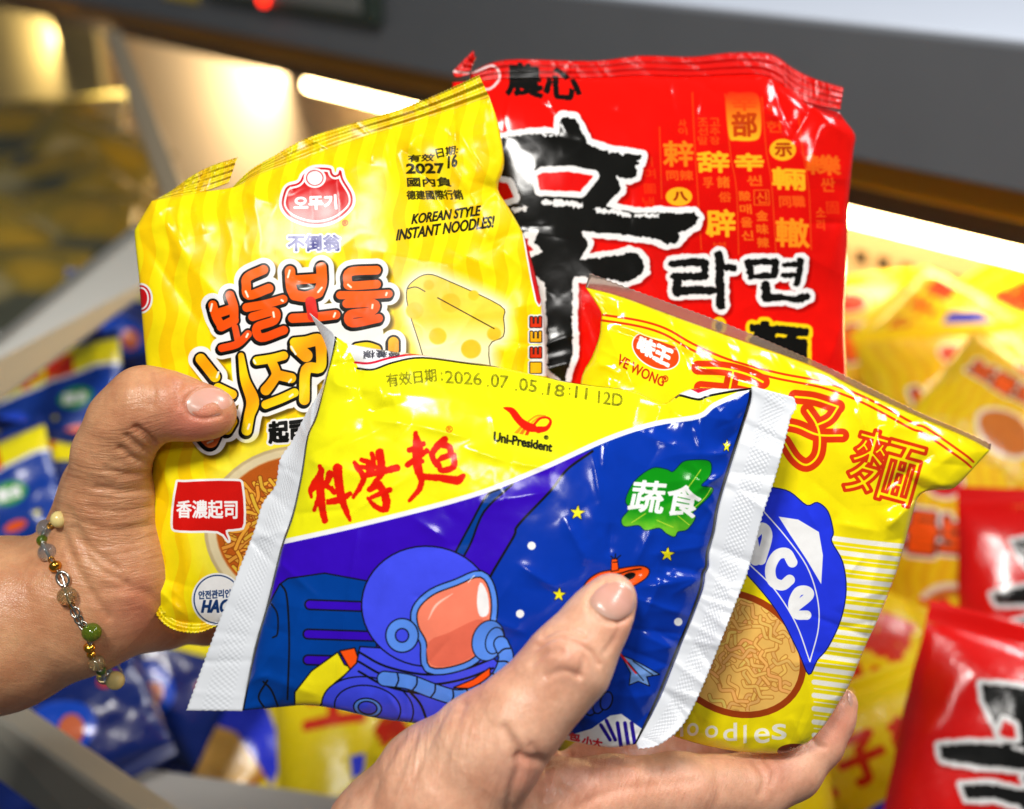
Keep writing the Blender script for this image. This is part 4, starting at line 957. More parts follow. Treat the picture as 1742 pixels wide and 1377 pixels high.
strip('end_seal', e, m_spicy_seal, [(800, 124), (836, 107), (884, 101), (1010, 104), (1089, 95), (1176, 97), (1241, 90), (1302, 90), (1326, 99)], [(800, 138), (836, 135), (884, 133), (1010, 132), (1089, 128), (1176, 130), (1241, 127), (1300, 128), (1340, 150)], 24, 160, lambda x, y, t, s: dR(x, y) - .0002 - (1 - t) * .0015, cv, wav=1.6, seed=61, ripple=.15)
strip('seal_corner', e, m_spicy_seal, [(805, 86), (807, 92), (810, 99)], [(770, 122), (775, 132), (797, 128)], 16, 20, lambda x, y, t, s: dR(x, y) - .001 + .002 * t, cv, wav=1, seed=62)
strip('seal_corner', e, m_spicy_seal, [(1326, 99), (1350, 117), (1385, 134), (1435, 149)], [(1336, 150), (1362, 172), (1395, 182), (1429, 188)], 20, 60, lambda x, y, t, s: dR(x, y) - .001 - .006 * s, cv, wav=2.0, seed=63)

# ---- yellow snack noodle pack at the right
cv = art_snack(); im = cv.image('snack_noodle_print')
m_snack = film_mat('glossy_yellow_film', im, .12, .045, 100, .35, .12)
m_clear, nt, b = new_mat('clear_film_edge')
b.inputs['Base Color'].default_value = lin((200, 180, 170)); b.inputs['Roughness'].default_value = .12; b.inputs['Transmission Weight'].default_value = .75; b.inputs['IOR'].default_value = 1.2
e = empty('noodle_pack', world(1300, 920, .39), 'yellow snack noodle pack with red outlined characters and a blue lettered patch', 'noodle pack', 'noodle packs held in the hands')
dP = lambda x, y: .391 + (x - 1300) * .000008 + (920 - y) * .000014
P_top = [(996, 489), (1060, 506), (1140, 536), (1240, 572), (1380, 622), (1460, 662), (1560, 708), (1640, 742), (1684, 766)]
P_right = [(1684, 766), (1655, 798), (1624, 830), (1600, 834), (1576, 836), (1562, 846), (1554, 870), (1546, 899), (1525, 974), (1498, 1044), (1471, 1103), (1444, 1167), (1401, 1237), (1374, 1264)]
P_left = [(996, 489), (1010, 510), (1023, 532), (1022, 548), (1019, 574), (1006, 609), (990, 640), (984, 700), (988, 800), (995, 920), (1010, 1050), (1030, 1160), (1060, 1222)]
P_bot = [(1060, 1222), (1120, 1244), (1181, 1264), (1230, 1275), (1277, 1281), (1336, 1281), (1374, 1264)]
fold = [(1005, 520, 1060, 545, -1.0, 14), (1030, 560, 1180, 606, -1.3, 12), (1180, 606, 1330, 650, -1.0, 14), (1023, 540, 1080, 660, 1.4, 16), (1006, 610, 1060, 640, 1.2, 12), (1030, 640, 1050, 690, 1.0, 10), (1140, 575, 1240, 640, .9, 10), (1175, 617, 1275, 655, .9, 7), (1330, 650, 1430, 660, .8, 10),
        (1450, 672, 1480, 745, 1.2, 9), (1480, 745, 1500, 800, .8, 10), (1510, 720, 1560, 735, 1.0, 10), (1590, 770, 1490, 840, -2.2, 12), (1575, 836, 1530, 800, -1.8, 12), (1560, 846, 1510, 900, 1.6, 14), (1510, 900, 1460, 1080, 1.0, 16), (1530, 860, 1540, 960, .8, 14), (1420, 890, 1500, 905, 1.0, 12), (1500, 905, 1560, 850, 1.4, 14),
        (1440, 980, 1470, 945, .7, 8), (1360, 840, 1390, 900, .6, 8), (1640, 760, 1585, 800, 1.2, 14), (1320, 860, 1330, 1000, .5, 12), (1350, 1080, 1400, 1250, .9, 16), (1200, 1260, 1340, 1250, .8, 12), (1410, 720, 1440, 800, .6, 20), (1290, 1100, 1270, 1250, .5, 12)]
oP, SP = wrapper('wrapper', e, m_snack, cv, (P_top, P_right, P_bot, P_left), q(260), q(280), dP, .0115, .011, fold, .38, 71, 2.6, tension=(.9, .9, .9, .6))
strip('clear_end_seal', e, m_clear, [(1003, 465), (1060, 487), (1140, 516), (1240, 553), (1380, 612), (1460, 650), (1560, 700), (1640, 734), (1686, 756)], [(996, 489), (1060, 506), (1140, 536), (1240, 572), (1380, 622), (1460, 662), (1560, 708), (1640, 742), (1685, 766)], 12, 140, lambda x, y, t, s: dP(x, y) - .0004 - .001 * (1 - t), thick=.0002, wav=.8, seed=75)
strip('corner_fold', e, m_snack, [(1436, 1236), (1446, 1232), (1447, 1254), (1430, 1256)], [(1400, 1240), (1405, 1244), (1410, 1250), (1398, 1252)], 8, 12, lambda x, y: dP(x, y) + .024, cv, seed=77)
# ------------------------------------------------------------------ hands: one continuous skin surface each
def cs(px, py, d):
    """photo position -> camera space (right, down, forward)"""
    return np.array([(px - CX) / FPX * d, (py - CY) / FPX * d, d])


def cam2world(P):
    P = np.asarray(P)
    return CAM + P[..., 0:1] * RIGHT - P[..., 1:2] * UP + P[..., 2:3] * FWD


def cone_chain(chain):
    out = []
    for a, b in zip(chain[:-1], chain[1:]):
        out.append((cs(*a[:3]), cs(*b[:3]), a[3] * a[2] / FPX, b[3] * b[2] / FPX))
    return out


def sdf_hand(P, chains, k_in=.004):
    tot = None
    for chain, kk in chains:
        d = None
        for a, b, r1, r2 in chain:
            pa = P - a; ba = b - a
            h = np.clip((pa @ ba) / (ba @ ba), 0, 1)
            q_ = np.sqrt(((pa - h[..., None] * ba) ** 2).sum(-1)) - (r1 + (r2 - r1) * h)
            d = q_ if d is None else smin(d, q_, k_in)
        tot = d if tot is None else smin(tot, d, kk)
    return tot


def smin(a, b, k):
    h = np.clip(.5 + .5 * (b - a) / k, 0, 1)
    return b + (a - b) * h - k * h * (1 - h)


def surface_nets(vol, org, h):
    nx, ny, nz = vol.shape
    C = np.array([(i, j, k) for i in (0, 1) for j in (0, 1) for k in (0, 1)])
    sl = [vol[c[0]:nx - 1 + c[0], c[1]:ny - 1 + c[1], c[2]:nz - 1 + c[2]] for c in C]
    neg = sum((s < 0).astype(np.int8) for s in sl)
    act = (neg > 0) & (neg < 8)
    ids = np.argwhere(act)
    vals = np.stack([s[act] for s in sl], 1)
    acc = np.zeros((len(ids), 3)); cnt = np.zeros(len(ids))
    for a in range(8):
        for b in range(a + 1, 8):
            if np.abs(C[a] - C[b]).sum() != 1:
                continue
            m = (vals[:, a] < 0) != (vals[:, b] < 0)
            t = np.where(m, vals[:, a] / np.where(m, vals[:, a] - vals[:, b], 1), 0)
            acc += np.where(m[:, None], C[a] + t[:, None] * (C[b] - C[a]), 0); cnt += m
    V = (ids + acc / cnt[:, None]) * h + org
    idx = np.full(act.shape, -1, np.int64); idx[act] = np.arange(len(ids))
    faces = []
    for ax in range(3):
        o1, o2 = [(1, 2), (2, 0), (0, 1)][ax]
        a = np.take(vol, range(vol.shape[ax] - 1), ax); b = np.take(vol, range(1, vol.shape[ax]), ax)
        E = np.argwhere((a < 0) != (b < 0))
        E = E[(E[:, o1] > 0) & (E[:, o2] > 0) & (E[:, o1] < vol.shape[o1] - 1) & (E[:, o2] < vol.shape[o2] - 1)]
        sgn = a[tuple(E.T)] < 0
        d1 = np.zeros(3, int); d1[o1] = 1; d2 = np.zeros(3, int); d2[o2] = 1
        Q = np.stack([idx[tuple((E - d1 - d2).T)], idx[tuple((E - d2).T)], idx[tuple(E.T)], idx[tuple((E - d1).T)]], 1)
        Q[~sgn] = Q[~sgn][:, ::-1]
        faces.append(Q)
    F = np.vstack(faces)
    return V, F[(F >= 0).all(1)]


def hand_mesh(chains, lo, hi, h):
    ax = [np.arange(lo[i], hi[i], h) for i in range(3)]
    vol = np.empty([len(a) for a in ax], np.float32)
    B = 6
    cs_ = [a[::B] + h * (B - 1) / 2 for a in ax]
    cd = sdf_hand(np.stack(np.meshgrid(*cs_, indexing='ij'), -1), chains)
    for i, j, k in np.ndindex(cd.shape):
        s_ = (slice(i * B, i * B + B), slice(j * B, j * B + B), slice(k * B, k * B + B))
        vol[s_] = cd[i, j, k]
    nr = np.argwhere(np.abs(cd) < h * B * 1.15)
    loc = np.stack(np.meshgrid(*[np.arange(B)] * 3, indexing='ij'), -1).reshape(-1, 3)
    sz = np.array(vol.shape)
    for a in range(0, len(nr), 3000):
        ii = (nr[a:a + 3000, None] * B + loc[None]).reshape(-1, 3)
        ii = ii[(ii < sz).all(1)]
        vol[tuple(ii.T)] = sdf_hand(np.array(lo) + ii * h, chains)
    V, F = surface_nets(vol, np.array(lo), h)
    for _ in range(2):
        d, n = sdf_grad(V, chains)
        V = V - n * d[:, None]
    d, n = sdf_grad(V, chains)
    return V, F, n


def sdf_grad(P, chains, e=.0003):
    d = sdf_hand(P, chains)
    g = np.stack([sdf_hand(P + np.eye(3)[i] * e, chains) - d for i in range(3)], -1)
    return d, g / np.linalg.norm(g, axis=-1, keepdims=True)


def cast(px, py, chains, start=.24):
    px, py = np.broadcast_arrays(np.asarray(px, float), np.asarray(py, float))
    dirv = np.stack([(px - CX) / FPX, (py - CY) / FPX, np.ones(px.shape)], -1)
    t = np.full(px.shape, start)
    for _ in range(70):
        t = t + np.clip(sdf_hand(dirv * t[..., None], chains), -.01, .02) * .9 / np.linalg.norm(dirv, axis=-1)
    P = dirv * t[..., None]
    d, n = sdf_grad(P, chains)
    return P, n, np.abs(d) < .001


def skin_mat(name, base, red):
    m, nt, b = new_mat(name); L = nt.links.new
    tc = N(nt, 'ShaderNodeTexCoord')
    a_red = N(nt, 'ShaderNodeAttribute'); a_red.attribute_name = 'flush'
    a_w = N(nt, 'ShaderNodeAttribute'); a_w.attribute_name = 'wrinkle_amount'
    a_v = N(nt, 'ShaderNodeAttribute'); a_v.attribute_name = 'wrinkle_coord'
    n1 = N(nt, 'ShaderNodeTexNoise', Scale=70.0, Detail=5.0, Roughness=.65)
    L(tc.outputs['Object'], n1.inputs['Vector'])
    r1 = N(nt, 'ShaderNodeValToRGB'); r1.color_ramp.elements[0].position = .3; r1.color_ramp.elements[1].position = .7
    r1.color_ramp.elements[0].color = lin(np.array(base) * (.93, .84, .80)); r1.color_ramp.elements[1].color = lin(np.array(base) * (1.04, 1.05, 1.05))
    L(n1.outputs['Fac'], r1.inputs['Fac'])
    n5 = N(nt, 'ShaderNodeTexNoise', Scale=600.0, Detail=2.0)
    L(tc.outputs['Object'], n5.inputs['Vector'])
    mm = N(nt, 'ShaderNodeMapRange'); mm.inputs['To Min'].default_value = .86; mm.inputs['To Max'].default_value = 1.12
    L(n5.outputs['Fac'], mm.inputs['Value'])
    hs = N(nt, 'ShaderNodeHueSaturation'); L(r1.outputs['Color'], hs.inputs['Color']); L(mm.outputs['Result'], hs.inputs['Value'])
    mx = N(nt, 'ShaderNodeMixRGB'); mx.inputs['Color2'].default_value = lin(red)
    L(a_red.outputs['Fac'], mx.inputs['Fac']); L(hs.outputs['Color'], mx.inputs['Color1']); L(mx.outputs['Color'], b.inputs['Base Color'])
    b.inputs['Roughness'].default_value = .37
    b.inputs['Specular IOR Level'].default_value = .5
    b.inputs['Subsurface Weight'].default_value = .35
    b.inputs['Subsurface Radius'].default_value = (.0035, .0014, .0008)
    b.inputs['Subsurface Scale'].default_value = 1.0
    # wrinkles: noise stretched along the fold direction
    wn = N(nt, 'ShaderNodeTexNoise', Scale=1.0, Detail=3.0, Roughness=.6, Distortion=.4)
    L(a_v.outputs['Vector'], wn.inputs['Vector'])
    wr_ = N(nt, 'ShaderNodeMapRange'); wr_.inputs['From Min'].default_value = .36; wr_.inputs['From Max'].default_value = .56
    L(wn.outputs['Fac'], wr_.inputs['Value'])
    wm = N(nt, 'ShaderNodeMath'); wm.operation = 'MULTIPLY'; L(wr_.outputs['Result'], wm.inputs[0]); L(a_w.outputs['Fac'], wm.inputs[1])
    bw = N(nt, 'ShaderNodeBump', Strength=.5, Distance=.0005); L(wm.outputs[0], bw.inputs['Height'])
    # skin cells
    vo = N(nt, 'ShaderNodeTexVoronoi', Scale=1250.0); vo.feature = 'DISTANCE_TO_EDGE'
    n3 = N(nt, 'ShaderNodeTexNoise', Scale=300.0, Detail=2.0); L(tc.outputs['Object'], n3.inputs['Vector'])
    ad = N(nt, 'ShaderNodeVectorMath'); ad.operation = 'MULTIPLY_ADD'; ad.inputs[1].default_value = (.0022, .0022, .0022)
    L(n3.outputs['Color'], ad.inputs[0]); L(tc.outputs['Object'], ad.inputs[2]); L(ad.outputs[0], vo.inputs['Vector'])
    vm = N(nt, 'ShaderNodeMapRange'); vm.inputs['From Max'].default_value = .25; L(vo.outputs['Distance'], vm.inputs['Value'])
    b2 = N(nt, 'ShaderNodeBump', Strength=.35, Distance=.00012); L(vm.outputs['Result'], b2.inputs['Height']); L(bw.outputs['Normal'], b2.inputs['Normal'])
    n4 = N(nt, 'ShaderNodeTexNoise', Scale=260.0, Detail=4.0); L(tc.outputs['Object'], n4.inputs['Vector'])
    b3 = N(nt, 'ShaderNodeBump', Strength=.3, Distance=.0004); L(n4.outputs['Fac'], b3.inputs['Height']); L(b2.outputs['Normal'], b3.inputs['Normal'])
    L(b3.outputs['Normal'], b.inputs['Normal'])
    return m


def build_hand(label, chains, mat, wr_fn, flush, lines, bumps, h=.0005):
    pts = np.array([p for c, _ in chains for s in c for p in (s[0] - max(s[2], s[3]) - .004, s[0] + max(s[2], s[3]) + .004, s[1] - max(s[2], s[3]) - .004, s[1] + max(s[2], s[3]) + .004)])
    V, F, n = hand_mesh(chains, pts.min(0), pts.max(0), h)
    px = V[:, 0] / V[:, 2] * FPX + CX; py = V[:, 1] / V[:, 2] * FPX + CY
    face = np.clip(-(n * (V / np.linalg.norm(V, axis=1, keepdims=True))).sum(1), 0, 1)
    dsp = np.zeros(len(V))
    for pl, amp, w in lines:                       # skin folds (mm deep, px wide)
        pl = catmull(pl, 5)
        d = np.full(len(V), 1e9)
        for a, b in zip(pl[:-1], pl[1:]):
            dx, dy = b - a
            t = np.clip(((px - a[0]) * dx + (py - a[1]) * dy) / max(dx * dx + dy * dy, 1e-6), 0, 1)
            d = np.minimum(d, np.hypot(px - a[0] - dx * t, py - a[1] - dy * t))
        dsp -= 1.15 * amp / 1000 * np.exp(-(d / w) ** 2) * np.clip(face * 2, 0, 1)
    for x, y, r, amp in bumps:                     # pads, knuckles, hollows (mm)
        dsp += amp / 1000 * np.exp(-(((px - x) ** 2 + (py - y) ** 2) / r ** 2)) * face
    dsp += .00035 * fbm(px / 46, py / 46, 5, 2) * face
    V = V + n * dsp[:, None]
    wc, wa = wr_fn(px, py)
    fl = np.zeros(len(V))
    for x, y, r, a in flush:
        fl = np.maximum(fl, a * np.exp(-(((px - x) ** 2 + (py - y) ** 2) / r ** 2)))
    W = cam2world(V)
    W_o = W.mean(0)
    return mesh_obj('hand', W, F[:, ::-1], mat, None, loc=W_o, attrs={'wrinkle_coord': wc, 'wrinkle_amount': wa, 'flush': fl})


def nail(parent, chains, outline, tipdir, mat, lift=.00025):
    o = catmull(outline, 6, True)
    c = o.mean(0)
    R = np.linspace(0, 1, 12)
    Px = c[0] + R[:, None] * (o[None, :, 0] - c[0]); Py = c[1] + R[:, None] * (o[None, :, 1] - c[1])
    P, n, ok = cast(Px, Py, chains)
    # flatter than the fingertip across its width
    P = P + n * (lift * (1 - R ** 5)[:, None] - .00025 * (R ** 8)[:, None])[..., None]
    t = ((Px - c[0]) * tipdir[0] + (Py - c[1]) * tipdir[1])
    ext = np.abs((o - c) @ np.array(tipdir)).max()
    m = o.shape[0]
    faces = [[r * m + i, r * m + (i + 1) % m, (r + 1) * m + (i + 1) % m, (r + 1) * m + i] for r in range(11) for i in range(m)]
    a = (t / ext).ravel()
    return mesh_obj('thumbnail', cam2world(P.reshape(-1, 3)), faces, mat, parent, attrs={'tip': a})


def nail_mat():
    m, nt, b = new_mat('fingernail'); L = nt.links.new
    at = N(nt, 'ShaderNodeAttribute'); at.attribute_name = 'tip'
    mr = N(nt, 'ShaderNodeMapRange'); mr.inputs['From Min'].default_value = -1; mr.inputs['From Max'].default_value = 1
    L(at.outputs['Fac'], mr.inputs['Value'])
    cr = N(nt, 'ShaderNodeValToRGB'); e_ = cr.color_ramp.elements
    e_[0].position = 0; e_[0].color = lin((212, 176, 160)); e_[1].position = .97; e_[1].color = lin((236, 226, 210))
    for p, c_ in ((.16, (206, 158, 140)), (.5, (214, 160, 144)), (.84, (210, 152, 132)), (.92, (232, 214, 196))):
        k = e_.new(p); k.color = lin(c_)
    L(mr.outputs['Result'], cr.inputs['Fac']); L(cr.outputs['Color'], b.inputs['Base Color'])
    b.inputs['Roughness'].default_value = .28; b.inputs['Coat Weight'].default_value = .2; b.inputs['Coat Roughness'].default_value = .2
    b.inputs['Subsurface Weight'].default_value = .15; b.inputs['Subsurface Radius'].default_value = (.002, .001, .0006)
    return m


def chain(pts):
    return cone_chain(pts)


HRES = .0012 if QUICK else .0005
m_nail = nail_mat()
# ---- left hand: thumb in front of the striped pack, fingers behind it
Lc = [(chain([(359, 703, .3805, 43), (330, 700, .380, 46), (288, 691, .379, 54), (247, 690, .380, 63), (214, 722, .382, 62), (190, 775, .385, 62), (184, 850, .392, 74), (188, 950, .398, 92), (110, 1032, .402, 122), (0, 1062, .403, 146), (-200, 1112, .405, 160)]), .006),
      (chain([(200, 1000, .405, 106), (270, 1030, .420, 74), (350, 1052, .432, 42), (480, 1040, .436, 36)]), .012),
      (chain([(180, 900, .408, 90), (240, 900, .428, 60), (380, 880, .434, 40), (500, 860, .434, 36), (600, 870, .432, 30)]), .010),
      (chain([(190, 850, .408, 80), (250, 800, .428, 55), (390, 770, .434, 40), (520, 760, .434, 36), (620, 770, .432, 29)]), .006),
      (chain([(190, 820, .405, 70), (260, 730, .428, 50), (400, 670, .434, 40), (530, 655, .434, 36), (640, 660, .432, 29)]), .006)]
m_skinL = skin_mat('skin_left', (204, 152, 112), (206, 112, 96))  # base darkened to carry the weaker light on this hand


def wrL(px, py):
    wc = np.stack([(px - 150) * .012, (py + .0009 * (px - 190) ** 2 + 6 * np.sin(px / 40)) * .075, np.zeros_like(px)], 1)
    a = .9 * np.exp(-(((px - 190) / 110) ** 2 + ((py - 860) / 130) ** 2)) + .35 * np.exp(-(((px - 240) / 50) ** 2 + ((py - 740) / 30) ** 2)) + .18
    return wc, a


linesL = [([(232, 728), (250, 742), (262, 757)], 1.0, 6), ([(216, 742), (236, 760), (258, 768)], .9, 6), ([(205, 762), (230, 782), (258, 786)], .7, 6), ([(180, 800), (215, 808), (256, 806)], .45, 6), ([(165, 830), (210, 836), (256, 832)], .4, 6), ([(152, 862), (200, 870), (256, 862)], .4, 6), ([(140, 890), (190, 902), (250, 893)], .35, 6),
          ([(118, 872), (150, 930), (200, 968)], .6, 8), ([(122, 900), (160, 960), (215, 992)], .5, 7), ([(105, 905), (140, 985), (185, 1050)], .5, 8), ([(308, 655), (300, 672), (304, 690)], .35, 6), ([(256, 640), (262, 668), (258, 690)], .3, 6), ([(180, 1000), (250, 1010), (300, 1070)], .5, 10)]
bumpsL = [(278, 650, 30, .9), (345, 720, 34, .5), (200, 720, 40, .8), (60, 1100, 60, -.8), (40, 960, 60, .4), (150, 760, 40, .6), (220, 1070, 60, .6)]
NL = [(318, 688), (326, 672), (346, 660), (372, 660), (393, 667), (402, 680), (394, 694), (374, 706), (348, 711), (326, 705)]
NR = [(1004, 1026), (1012, 1006), (1030, 992), (1052, 986), (1072, 993), (1083, 1010), (1082, 1030), (1070, 1047), (1052, 1055), (1028, 1048)]


def fold_round(o, a, b, k=1.07):
    o = np.array(o, float); c = o.mean(0); return [tuple(c + (p - c) * k) for p in np.roll(o, -a, 0)[:b]]


linesL.append((fold_round(NL, 7, 7), .55, 4))
linesR_nail = (fold_round(NR, 6, 7), .55, 4)
handL = build_hand('l', Lc, m_skinL, wrL, [(330, 725, 60, .75), (295, 640, 30, .25), (240, 1040, 60, .45), (385, 715, 24, .5), (250, 720, 30, .25)], linesL, bumpsL, HRES)
tag(handL, 'hand wearing a bead bracelet, gripping the striped yellow pack with its thumb across the front', 'hand', 'hands holding the packs')
nail(handL, Lc, [(318, 688), (326, 672), (346, 660), (372, 660), (393, 667), (402, 680), (394, 694), (374, 706), (348, 711), (326, 705)], (.97, -.1), m_nail)

# ---- lower hand: thumb on the front pack, fingers under and behind
Rc = [(chain([(1042, 1016, .3425, 40), (1025, 1042, .3415, 49), (1000, 1080, .3405, 56), (968, 1128, .339, 71), (925, 1178, .3385, 70), (880, 1225, .339, 78), (828, 1275, .343, 96), (760, 1350, .350, 124), (700, 1450, .357, 150), (640, 1600, .365, 175), (620, 1700, .37, 180)]), .006),
      (chain([(800, 1400, .362, 110), (930, 1372, .370, 78), (1040, 1352, .376, 62), (1150, 1342, .384, 57), (1290, 1336, .394, 53), (1345, 1308, .399, 50), (1390, 1262, .403, 42), (1418, 1222, .405, 33), (1434, 1196, .406, 24)]), .010),
      (chain([(820, 1450, .375, 120), (960, 1440, .385, 85), (1080, 1350, .410, 52), (1180, 1285, .424, 46), (1250, 1230, .428, 38), (1290, 1190, .43, 30)]), .010),
      (chain([(760, 1500, .38, 120), (900, 1420, .395, 80), (1000, 1320, .415, 50), (1080, 1220, .424, 42), (1130, 1150, .428, 36), (1150, 1100, .43, 30)]), .010),
      (chain([(700, 1500, .38, 120), (800, 1400, .39, 80), (880, 1290, .405, 48), (930, 1190, .418, 38), (960, 1110, .424, 32), (970, 1060, .426, 26)]), .010)]
m_skinR = skin_mat('skin_lower', (229, 180, 150), (212, 130, 112))


def wrR(px, py):
    s = px * .95 + py * .32 + 8 * np.sin(py / 45)
    wc = np.stack([s * .062, py * .011, np.zeros_like(px)], 1)
    a = .75 * np.exp(-(((px - 740) / 140) ** 2 + ((py - 1290) / 110) ** 2)) + .4 * np.exp(-(((px - 1060) / 130) ** 2 + ((py - 1330) / 50) ** 2)) + .2
    return wc, a


linesR = [([(858, 1240), (884, 1290), (872, 1345), (862, 1400)], 1.0, 9), ([(880, 1290), (930, 1296), (968, 1284)], .9, 8), ([(905, 1270), (930, 1312), (925, 1360)], .5, 8), ([(985, 1290), (1030, 1300), (1080, 1296)], .35, 7), ([(985, 1372), (1050, 1345), (1180, 1330)], .4, 9), ([(960, 1330), (990, 1350), (1010, 1390)], .4, 9),
          ([(1285, 1296), (1300, 1320), (1295, 1350)], .6, 7), ([(1300, 1290), (1316, 1310), (1312, 1335)], .4, 6), ([(1375, 1250), (1392, 1268), (1404, 1272)], .4, 6), ([(1215, 1300), (1222, 1340), (1215, 1370)], .25, 7),
          ([(925, 1082), (955, 1070), (990, 1082)], .8, 6), ([(915, 1100), (950, 1088), (1000, 1108), (1018, 1130)], .65, 5), ([(905, 1130), (930, 1112), (955, 1112)], .6, 6), ([(975, 1100), (990, 1122), (985, 1150)], .65, 6), ([(930, 1150), (960, 1140), (985, 1150)], .5, 6), ([(1000, 1032), (1018, 1052), (1052, 1060), (1080, 1046)], .5, 5), ([(1056, 1062), (1048, 1085), (1030, 1110)], .4, 6),
          ([(760, 1205), (735, 1260), (700, 1330)], .35, 7), ([(790, 1200), (770, 1260), (740, 1340)], .3, 7), ([(720, 1230), (690, 1290), (665, 1350)], .3, 7), ([(690, 1245), (650, 1310), (630, 1370)], .3, 7), ([(640, 1280), (600, 1330), (580, 1377)], .3, 7)]
bumpsR = [(962, 1112, 40, 2.3), (985, 1095, 22, .5), (1030, 1075, 30, -.4), (900, 1180, 50, -.5), (800, 1260, 80, .8), (900, 1340, 36, .9), (1065, 1075, 26, .5), (1180, 1345, 60, .4), (820, 1330, 50, -.5)]
linesR.append(linesR_nail)
handR = build_hand('r', Rc, m_skinR, wrR, [(900, 1320, 50, .5), (1010, 1330, 90, .3), (1420, 1230, 60, .55), (1330, 1310, 50, .35), (1065, 1080, 30, .35), (960, 1120, 50, .25), (1180, 1330, 60, .2)], linesR, bumpsR, HRES)
tag(handR, 'bare wristed hand at the bottom, thumb pressed on the blue front of the foremost pack', 'hand', 'hands holding the packs')
nail(handR, Rc, [(1004, 1026), (1012, 1006), (1030, 992), (1052, 986), (1072, 993), (1083, 1010), (1082, 1030), (1070, 1047), (1052, 1055), (1028, 1048)], (.50, -.86), m_nail)
o_ = nail(handR, Rc, [(1441, 1192), (1440, 1178), (1446, 1170), (1452, 1178), (1453, 1192), (1448, 1204)], (.2, -1), m_nail, .0002)
o_.name = 'fingernail'


# ------------------------------------------------------------------ bracelet
def glass(name, col, rough=.06, tr=.6, ior=1.45):
    m, nt, b = new_mat(name)
    b.inputs['Base Color'].default_value = lin(col); b.inputs['Roughness'].default_value = rough; b.inputs['Transmission Weight'].default_value = tr; b.inputs['IOR'].default_value = ior
    return m


def uvsphere(c, r, axis=(0, 0, 1), stretch=1.0, n=18):
    ax = Vector(axis).normalized(); rot = Vector((0, 0, 1)).rotation_difference(ax).to_matrix()
    V = []; F = []
    for i in range(n + 1):
        th = math.pi * i / n
        for j in range(2 * n):
            ph = math.pi * j / n
            V.append(np.array(rot @ Vector((r * math.sin(th) * math.cos(ph), r * math.sin(th) * math.sin(ph), r * stretch * math.cos(th)))) + c)
    for i in range(n):
        for j in range(2 * n):
            a = i * 2 * n + j; b = i * 2 * n + (j + 1) % (2 * n)
            F.append([a, a + 2 * n, b + 2 * n, b])
    return V, F


def torus(c, R, r, nrm, n=20, m=8, el=1.0, along=(1, 0, 0)):
    z = Vector(nrm).normalized(); x = Vector(along); x = (x - z * x.dot(z)).normalized(); y = z.cross(x)
    V = []; F = []
    for i in range(n):
        a = 2 * math.pi * i / n
        d = x * math.cos(a) * el + y * math.sin(a)
        for j in range(m):
            b_ = 2 * math.pi * j / m
            V.append(np.array(Vector(c) + d * R + d.normalized() * r * math.cos(b_) + z * r * math.sin(b_)))
    for i in range(n):
        for j in range(m):
            F.append([i * m + j, ((i + 1) % n) * m + j, ((i + 1) % n) * m + (j + 1) % m, i * m + (j + 1) % m])
    return V, F


gold = plain_mat('gold_metal', (214, 160, 60), .22, 1.0); steel = plain_mat('silver_metal', (200, 196, 186), .25, 1.0)
g_clear = glass('clear_glass', (214, 226, 232), .04, .9); g_grey = glass('milky_grey_glass', (160, 178, 188), .12, .3); g_olive = glass('olive_glass', (120, 150, 40), .05, .7)
g_champ = glass('champagne_glass', (206, 186, 140), .04, .85); g_pearl = glass('golden_pearl', (236, 214, 140), .15, .15); g_dark = plain_mat('moss_bead', (62, 90, 40), .2)
beads = [(100, 884, 13, g_pearl, 'bead'), (78, 900, 15, g_clear, 'bead'), (72, 920, 9, g_olive, 'bead'), (80, 940, 14, g_clear, 'bead'), (94, 964, 10, gold, 'bead'), (107, 985, 11, steel, 'link'), (114, 1014, 15, g_champ, 'bead'), (128, 1042, 8, steel, 'link'), (134, 1054, 7, steel, 'link'), (141, 1064, 7, steel, 'link'),
         (156, 1076, 15, g_olive, 'bead'), (152, 1102, 9, gold, 'bead'), (155, 1113, 7, gold, 'bead'), (164, 1128, 13, g_champ, 'bead'), (172, 1141, 8, g_dark, 'bead'), (179, 1150, 14, g_clear, 'bead'), (196, 1158, 15, g_pearl, 'bead')]
bx = np.array([b_[0] for b_ in beads], float); by = np.array([b_[1] for b_ in beads], float)
Pb, nb_, okb = cast(bx, by, Lc)
pos = []
for i, (x, y, r, m_, nm) in enumerate(beads):
    if okb[i]:
        d = Pb[i, 2] - r * Pb[i, 2] / FPX * .7
    else:
        d = .402
    pos.append(cs(x, y, d))
# the hidden far side of the loop
for x, y, d in ((210, 1150, .425), (180, 1100, .455), (130, 1020, .462), (100, 930, .45), (102, 890, .42)):
    pos.append(cs(x, y, d))
pos = cam2world(np.array(pos))
br = empty('bead_bracelet', pos[8], 'bracelet of glass and gold beads on a fine chain round the wrist at the left', 'bracelet')
lp = catmull(pos, 4, True)
V = []; F = []
for i, p in enumerate(lp):
    t = Vector(lp[(i + 1) % len(lp)] - lp[i - 1]).normalized(); x = t.orthogonal().normalized(); y = t.cross(x)
    for j in range(6):
        a = j * math.pi / 3; V.append(p + np.array(x) * .0004 * math.cos(a) + np.array(y) * .0004 * math.sin(a))
nL = len(lp)
for i in range(nL):
    for j in range(6):
        F.append([i * 6 + j, ((i + 1) % nL) * 6 + j, ((i + 1) % nL) * 6 + (j + 1) % 6, i * 6 + (j + 1) % 6])
mesh_obj('cord', V, F, steel, br)
